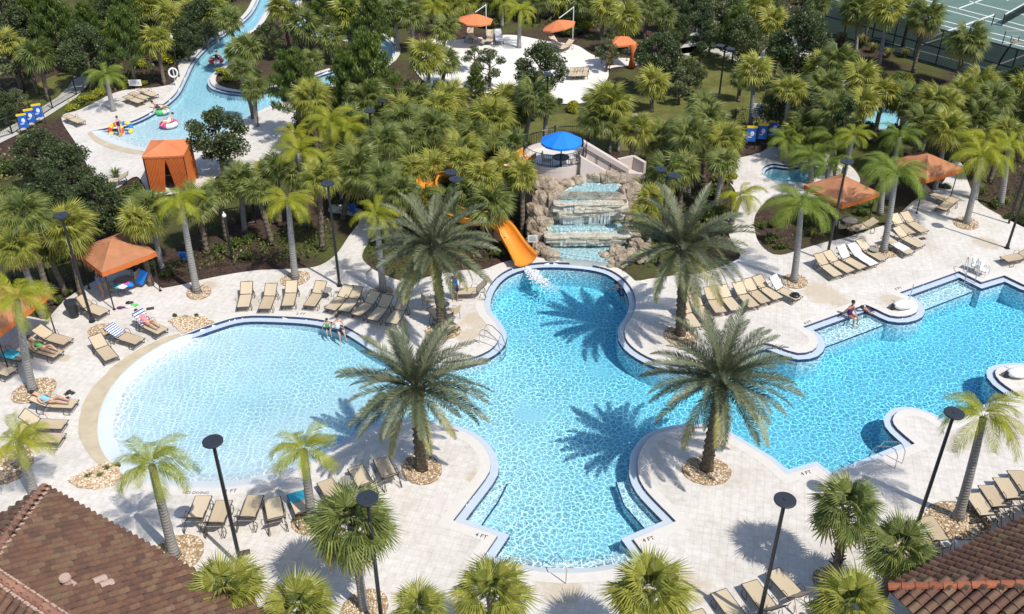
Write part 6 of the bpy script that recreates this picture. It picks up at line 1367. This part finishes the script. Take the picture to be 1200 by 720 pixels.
lift(1058, 361, .2, 'white covered pool lift on the rounded deck tongue'); lift(1193, 441, .1, 'white covered pool lift at the right frame edge')
for a in ((1142, 318, 'left white seat of the far pool steps'), (1151, 323, 'right white seat of the far pool steps')):
    root = empty('pool_chair', at(a[0], a[1], .01), -.9, a[2], 'pool chair'); m = MB(); m.box((0, 0, .35), (.35, .45, .05)); m.box((-.18, 0, .6), (.05, .45, .5)); m.build('shell', M['white'], root)
    for s in (-1, 1): m = MB(); m.tube([(-.15, s * .2, 0), (-.15, s * .2, .5), (.2, s * .22, .55), (.2, s * .2, 0)], .02, 5); m.build('frame', M['chrome'], root)
tc = empty('trash_can', at(87, 371), 0, 'round black trash can beside the left lamp post', 'trash can'); m = MB(); m.tube([(0, 0, 0), (0, 0, .8)], [.24, .30], 14); m.build('body', M['black'], tc); m = MB(); m.tube([(0, 0, .8), (0, 0, .9), (0, 0, .93)], [.31, .31, .18], 14); m.build('lid', M['lamp_disc'], tc)
lr = empty('life_ring_stand', at(206, 101), 0, 'white life ring on a stand by the lazy river bank', 'life ring')
def torus(m, c, R_, r_, Mx=None, n=20, k=8, mi=0, seg=None):
    vs = []
    for i in range(n):
        a = 2 * PI * i / n
        for j in range(k):
            b = 2 * PI * j / k; p = Vector(((R_ + r_ * math.cos(b)) * math.cos(a), (R_ + r_ * math.cos(b)) * math.sin(a), r_ * math.sin(b)))
            if Mx is not None: p = Mx @ p
            vs.append(p + Vector(c))
    m.add(vs, [(i * k + j, ((i + 1) % n) * k + j, ((i + 1) % n) * k + (j + 1) % k, i * k + (j + 1) % k) for i in range(n) for j in range(k)], mi)
    if seg:
        for i in range(n):
            if (i // seg) % 2:
                for j in range(k): m.m[-n * k + i * k + j] = 1
    return m
m = MB(); torus(m, (0, 0, 1.1), .34, .07, Matrix.Rotation(R(80), 3, 'X')); m.build('life_ring', M['white'], lr, True); m = MB(); m.tube([(0, .08, -.05), (0, .08, 1.5)], .04, 6); m.build('post', M['white'], lr)
def deckbox(u, v, label): o = MB().box((0, 0, .012), (.38, .25, .014)).build('drain_cover', M['bronze']); o.location = at(u, v, .002); o.rotation_euler = (0, 0, .3); tag(o, label, 'drain cover')
deckbox(1081, 280, 'small dark drain cover near the right cabanas'); deckbox(287, 648, 'small dark cover beside the foot of the left foreground lamp'); deckbox(176, 362, 'small dark cover on the paving near the left cabana')
for i, (u, v, c) in enumerate(((141, 362, 'swim_purple'), (151, 361, 'towel'), (157, 359, 'green'), (151, 356, 'black'))): o = MB().ell((0, 0, .07), (.16, .1, .07), 7, 5, nz=.5, seed=i).ell((.15, .06, .05), (.1, .06, .05), 6, 4).build('pool_toy', M[c], None, True); o.location = at(u, v, 0); tag(o, ['purple', 'white', 'green', 'black'][i] + ' small beach thing on the ground before the left cabana', 'beach toy')
for i, (du, c) in enumerate(((0, 'pink'), (-6, 'towel'), (2, 'blue'), (-10, 'teal'))): o = MB().ell((0, 0, .12), (.28, .2, .12), 10, 6, nz=.4, seed=i + 5).build('float_toy', M[c], None, True); q = at(149 + du, 338 + (i % 2) * 2 - 2, .62); o.location = q; tag(o, ['pink', 'white', 'blue', 'teal'][i] + ' pool thing on the table beneath the left cabana', 'pool toy')
fl = MB().box((0, 0, 0), (.4, .05, .9), M=Matrix.Rotation(R(30), 3, 'Y')).build('boogie_board', M['blue']); fl.location = at(166, 325, .7); tag(fl, 'blue board leaning under the right side of the left cabana', 'board')
for i, (u, v) in enumerate(((79, 463), (82, 460), (86, 462), (80, 468))): o = MB().ell((0, 0, .03), (.13, .05, .03), 6, 4).ell((.0, .12, .03), (.13, .05, .03), 6, 4).build('flip_flop', M['black'], None, True); o.location = at(u, v, 0); o.rotation_euler = (0, 0, .9); tag(o, f"black flip-flops near the woman on the lounger, {['leftmost pair', 'topmost pair', 'rightmost pair', 'lowest pair'][i]}", 'sandals', 'flip-flops by the lounger')

# ------------------------------------------------------------------ people
def person(loc, rz, pose, skin, label, top=None, bottom=None, hair='hair', scale=1.0, cap=None, z=None):
    """one continuous skinned body; x is forward"""
    root = empty('person', loc, rz, label, 'person', None, scale)
    J = {}
    if pose == 'stand': P0 = (0, 0, .94); tor = Vector((0, 0, 1)); kn = [(.05, .50), (.0, .50)]; 
    def leg(s, hip, knee, ank, toe): J[s + 'h'], J[s + 'k'], J[s + 'a'], J[s + 't'] = map(Vector, (hip, knee, ank, toe))
    def arm(s, sh, el, wr): J[s + 's'], J[s + 'e'], J[s + 'w'] = map(Vector, (sh, el, wr))
    if pose == 'stand':
        sp = [Vector(p) for p in ((0, 0, .95), (0, 0, 1.12), (.01, 0, 1.36), (0, 0, 1.50), (.02, 0, 1.66))]
        leg('l', (0, .09, .90), (.03, .10, .48), (-.01, .10, .08), (.15, .12, .03)); leg('r', (0, -.09, .90), (.08, -.10, .49), (.02, -.11, .08), (.18, -.12, .03)); arm('l', (0, .19, 1.40), (-.03, .27, 1.12), (.10, .27, .90)); arm('r', (0, -.19, 1.40), (.02, -.28, 1.13), (.20, -.20, 1.02))
    elif pose == 'sit':
        sp = [Vector(p) for p in ((0, 0, .12), (-.02, 0, .30), (0, 0, .54), (.03, 0, .68), (.06, 0, .83))]
        leg('l', (.02, .10, .10), (.42, .12, .14), (.46, .13, -.28), (.60, .14, -.34)); leg('r', (.02, -.10, .10), (.42, -.14, .12), (.42, -.15, -.30), (.56, -.17, -.36)); arm('l', (0, .19, .57), (.02, .30, .32), (.22, .22, .18)); arm('r', (0, -.19, .57), (-.14, -.30, .32), (-.20, -.32, .06))
    elif pose == 'lie':
        sp = [Vector(p) for p in ((0, 0, .10), (.17, 0, .17), (.38, 0, .30), (.50, 0, .38), (.64, 0, .48))]
        leg('l', (-.03, .09, .09), (-.44, .12, .20), (-.84, .11, .08), (-.92, .12, .20)); leg('r', (-.03, -.09, .09), (-.42, -.12, .30), (-.76, -.10, .08), (-.86, -.10, .18)); arm('l', (.40, .19, .33), (.22, .28, .20), (.02, .16, .22)); arm('r', (.40, -.19, .33), (.24, -.28, .20), (.05, -.20, .25))
    elif pose == 'swim':
        sp = [Vector(p) for p in ((-.45, 0, -.42), (-.30, 0, -.28), (-.08, 0, -.10), (.05, 0, 0), (.16, 0, .10))]
        leg('l', (-.5, .09, -.46), (-.85, .14, -.60), (-1.15, .12, -.75), (-1.25, .12, -.8)); leg('r', (-.5, -.09, -.46), (-.82, -.14, -.65), (-1.15, -.12, -.7), (-1.25, -.14, -.72)); arm('l', (-.08, .19, -.08), (.12, .36, -.1), (.35, .42, -.08)); arm('r', (-.08, -.19, -.08), (.1, -.38, -.12), (.3, -.46, -.1))
    elif pose == 'tube':
        sp = [Vector(p) for p in ((0, 0, -.02), (.16, 0, .08), (.34, 0, .24), (.44, 0, .34), (.55, 0, .46))]
        leg('l', (-.05, .10, 0), (-.36, .16, .24), (-.66, .16, .06), (-.78, .18, .1)); leg('r', (-.05, -.10, 0), (-.36, -.16, .22), (-.64, -.18, .04), (-.76, -.2, .08)); arm('l', (.34, .20, .27), (.22, .42, .20), (-.02, .46, .20)); arm('r', (.34, -.20, .27), (.22, -.42, .20), (0, -.48, .20))
    V = list(sp[:4]); Rd = [(.125, .105), (.11, .09), (.125, .10), (.05, .05)]; E_ = [(0, 1), (1, 2), (2, 3)]
    hd = sp[4]; up = (sp[4] - sp[3]).normalized(); V.append(sp[3].lerp(hd, .55)); Rd.append((.06, .06)); E_.append((3, 4)); V.append(hd); Rd.append((.098, .085)); E_.append((4, 5)); V.append(hd + up * .09); Rd.append((.075, .07)); E_.append((5, 6))
    for s in ('l', 'r'):
        b = len(V); V += [J[s + 'h'], J[s + 'k'], J[s + 'a'], J[s + 't']]; Rd += [(.085, .085), (.055, .055), (.036, .036), (.03, .022)]; E_ += [(0, b), (b, b + 1), (b + 1, b + 2), (b + 2, b + 3)]
        b = len(V); w_, e_ = J[s + 'w'], J[s + 'e']; d = (w_ - e_).normalized(); hand = w_ + d * .07; side = d.cross(Vector((0, 0, 1)));  side = side.normalized() if side.length > .1 else Vector((0, 1, 0))
        V += [J[s + 's'], e_, w_, hand]; Rd += [(.055, .055), (.038, .038), (.024, .024), (.032, .016)]; E_ += [(2, b), (b, b + 1), (b + 1, b + 2), (b + 2, b + 3)]
        for k, ln in ((-1.5, .055), (-.5, .07), (.5, .068), (1.5, .06)): V.append(hand + side * k * .018 + d * ln + Vector((0, 0, -.012))); Rd.append((.008, .008)); E_.append((b + 3, len(V) - 1))
        V.append(w_ + d * .03 - side * .05 + Vector((0, 0, -.01))); Rd.append((.009, .009)); E_.append((b + 2, len(V) - 1))
    me = bpy.data.meshes.new('body'); me.from_pydata([tuple(v) for v in V], E_, []); me.materials.append(M[skin]); o = link('body', me, root)
    md = o.modifiers.new('skin', 'SKIN'); md.use_smooth_shade = True; sv = me.skin_vertices[0].data
    for i, r_ in enumerate(Rd): sv[i].radius = r_
    sv[0].use_root = True
    for i in range(1, len(sv)): sv[i].use_root = False
    o.modifiers.new('sub', 'SUBSURF').levels = 1; o.modifiers['sub'].render_levels = 1
    # face: nose, eyes, ears, mouth
    face = sp[4] + (Vector((1, 0, 0)) if pose != 'lie' and pose != 'tube' else Vector((-.55, 0, .8))).normalized() * .085; m = MB(); m.ell(face + Vector((0, 0, .01)), (.018, .014, .022), 6, 4)
    for s in (-1, 1): m.ell(sp[4] + Vector((0, s * .088, .02)), (.02, .012, .03), 6, 4)
    m.build('nose_and_ears', M[skin], root, True); m = MB()
    for s in (-1, 1): m.ell(face + Vector((0, s * .032, .035)), (.01, .012, .008), 5, 3)
    m.ell(face + Vector((0, 0, -.035)), (.008, .025, .008), 6, 3); m.build('eyes_and_mouth', M['hair'], root)
    back = (Vector((-.3, 0, 1)) if pose not in ('lie', 'tube') else Vector((.7, 0, .7))).normalized(); m = MB(); m.ell(hd + back * .06 + up * .03, (.105, .098, .10), 12, 8, nz=.08); m.build('hair' if not cap else 'cap', M[hair if not cap else cap], root, True)
    if top: m = MB(); m.tube([sp[0].lerp(sp[1], .2), sp[1], sp[2].lerp(sp[1], .3), sp[2] + (sp[3] - sp[2]) * .15], [.145, .128, .145, .12], 12); m.build('swimsuit' if bottom is None else 'shirt', M[top], root, True)
    if bottom:
        m = MB(); m.tube([sp[0] - (sp[1] - sp[0]).normalized() * .08, sp[0], sp[0].lerp(sp[1], .35)], [.135, .15, .135], 12)
        for s in ('l', 'r'): m.tube([J[s + 'h'], J[s + 'h'].lerp(J[s + 'k'], .7)], [.10, .088], 9)
        m.build('shorts', M[bottom], root, True)
    return root
def P3(u, v, z): return at(u, v, z)
person(P3(995, 371, -.02), -.95, 'sit', 'skin_b', 'woman in dark purple swimsuit sitting on the right pool edge', 'swim_purple')
person(P3(1022, 368, -.35), .25 + PI, 'lie', 'skin_b', 'person in dark swimwear leaning back in the water beside the deck tongue', 'swim_navy', None)
person(P3(396, 388, -.02), -.9, 'sit', 'skin_a', 'person in white top and dark cap sitting on the wading pool edge', 'swim_white', 'swim_navy', cap='hair')
person(P3(384, 386, -.02), -1.2, 'sit', 'skin_a', 'child in green shirt sitting on the wading pool edge', 'swim_green', 'swim_navy', scale=.68)
def on_lounger(lo, x, z): q = Matrix.Rotation(lo.rotation_euler[2], 3, 'Z') @ Vector((x, 0, 0)); return Vector((lo.location.x + q.x, lo.location.y + q.y, z))
person(on_lounger(g7, 1.12, .40), g7.rotation_euler[2], 'lie', 'skin_a', 'dark haired woman in light blue swimsuit lying on a lounger', 'swim_teal')
person(on_lounger(g3, 1.12, .40), g3.rotation_euler[2], 'lie', 'skin_a', 'person in pink reading on a lounger with striped towel', 'swim_pink')
person(on_lounger(g5, .95, .40), g5.rotation_euler[2], 'lie', 'skin_a', 'sunbather in shade on a lounger at the left cabana', 'swim_green')
person(P3(121, 350, 0), .3, 'stand', 'skin_b', 'person in blue swimwear standing under the left orange cabana', 'swim_blue')
person(P3(534, 352, 0), -1.8, 'stand', 'skin_b', 'man in a blue shirt standing behind the slide date palm', 'swim_blue', 'swim_navy')
person(P3(142, 160, -.25), -.8, 'stand', 'skin_a', 'bather standing in the lazy river beach among bright floats', 'swim_navy', None, scale=.85)
def ring_float(u, v, z, mats, label, Rr=.5, r=.17, tilt=None, seg=3):
    m = MB(); torus(m, (0, 0, 0), Rr, r, tilt, 24, 10, seg=seg); o = m.build('swim_ring', [M[x] for x in mats], None, True); o.location = at(u, v, z); tag(o, label, 'swim ring'); return o
ring_float(136, 153, -.05, ['yellow', 'red'], 'yellow and red swim ring left of the standing bather', .42, .15, Matrix.Rotation(R(65), 3, 'X') @ Matrix.Rotation(.3, 3, 'Z')); ring_float(147, 151, .0, ['blue', 'yellow'], 'blue and yellow swim ring right of the standing bather', .42, .15, Matrix.Rotation(R(60), 3, 'X'))
ring_float(198, 145, -.12, ['pink', 'white'], 'pink and white swim ring in the lazy river', .50, .18, None, 6); person(P3(196, 144, 0), 1.0, 'tube', 'skin_a', 'person in grey lying on the pink swim ring', 'swim_white', None)
ring_float(189, 129, -.12, ['green', 'white'], 'green and white swim ring near the river deck edge', .50, .17, None, 4); person(P3(188, 128, 0), 2.9, 'tube', 'skin_b', 'person lying on the green swim ring near the deck edge', 'swim_navy')
ring_float(253, 71, -.12, ['white', 'red'], 'white and red swim ring up the lazy river', .50, .17, None, 3); person(P3(253, 70, 0), 1.6, 'tube', 'skin_b', 'person in dark swimwear on the ring up the lazy river', 'swim_navy')
person(P3(724, 336, -.15), 2.2, 'swim', 'skin_a', 'swimmer with only the head above water right of the slide splash', 'swim_navy')
place_labels()
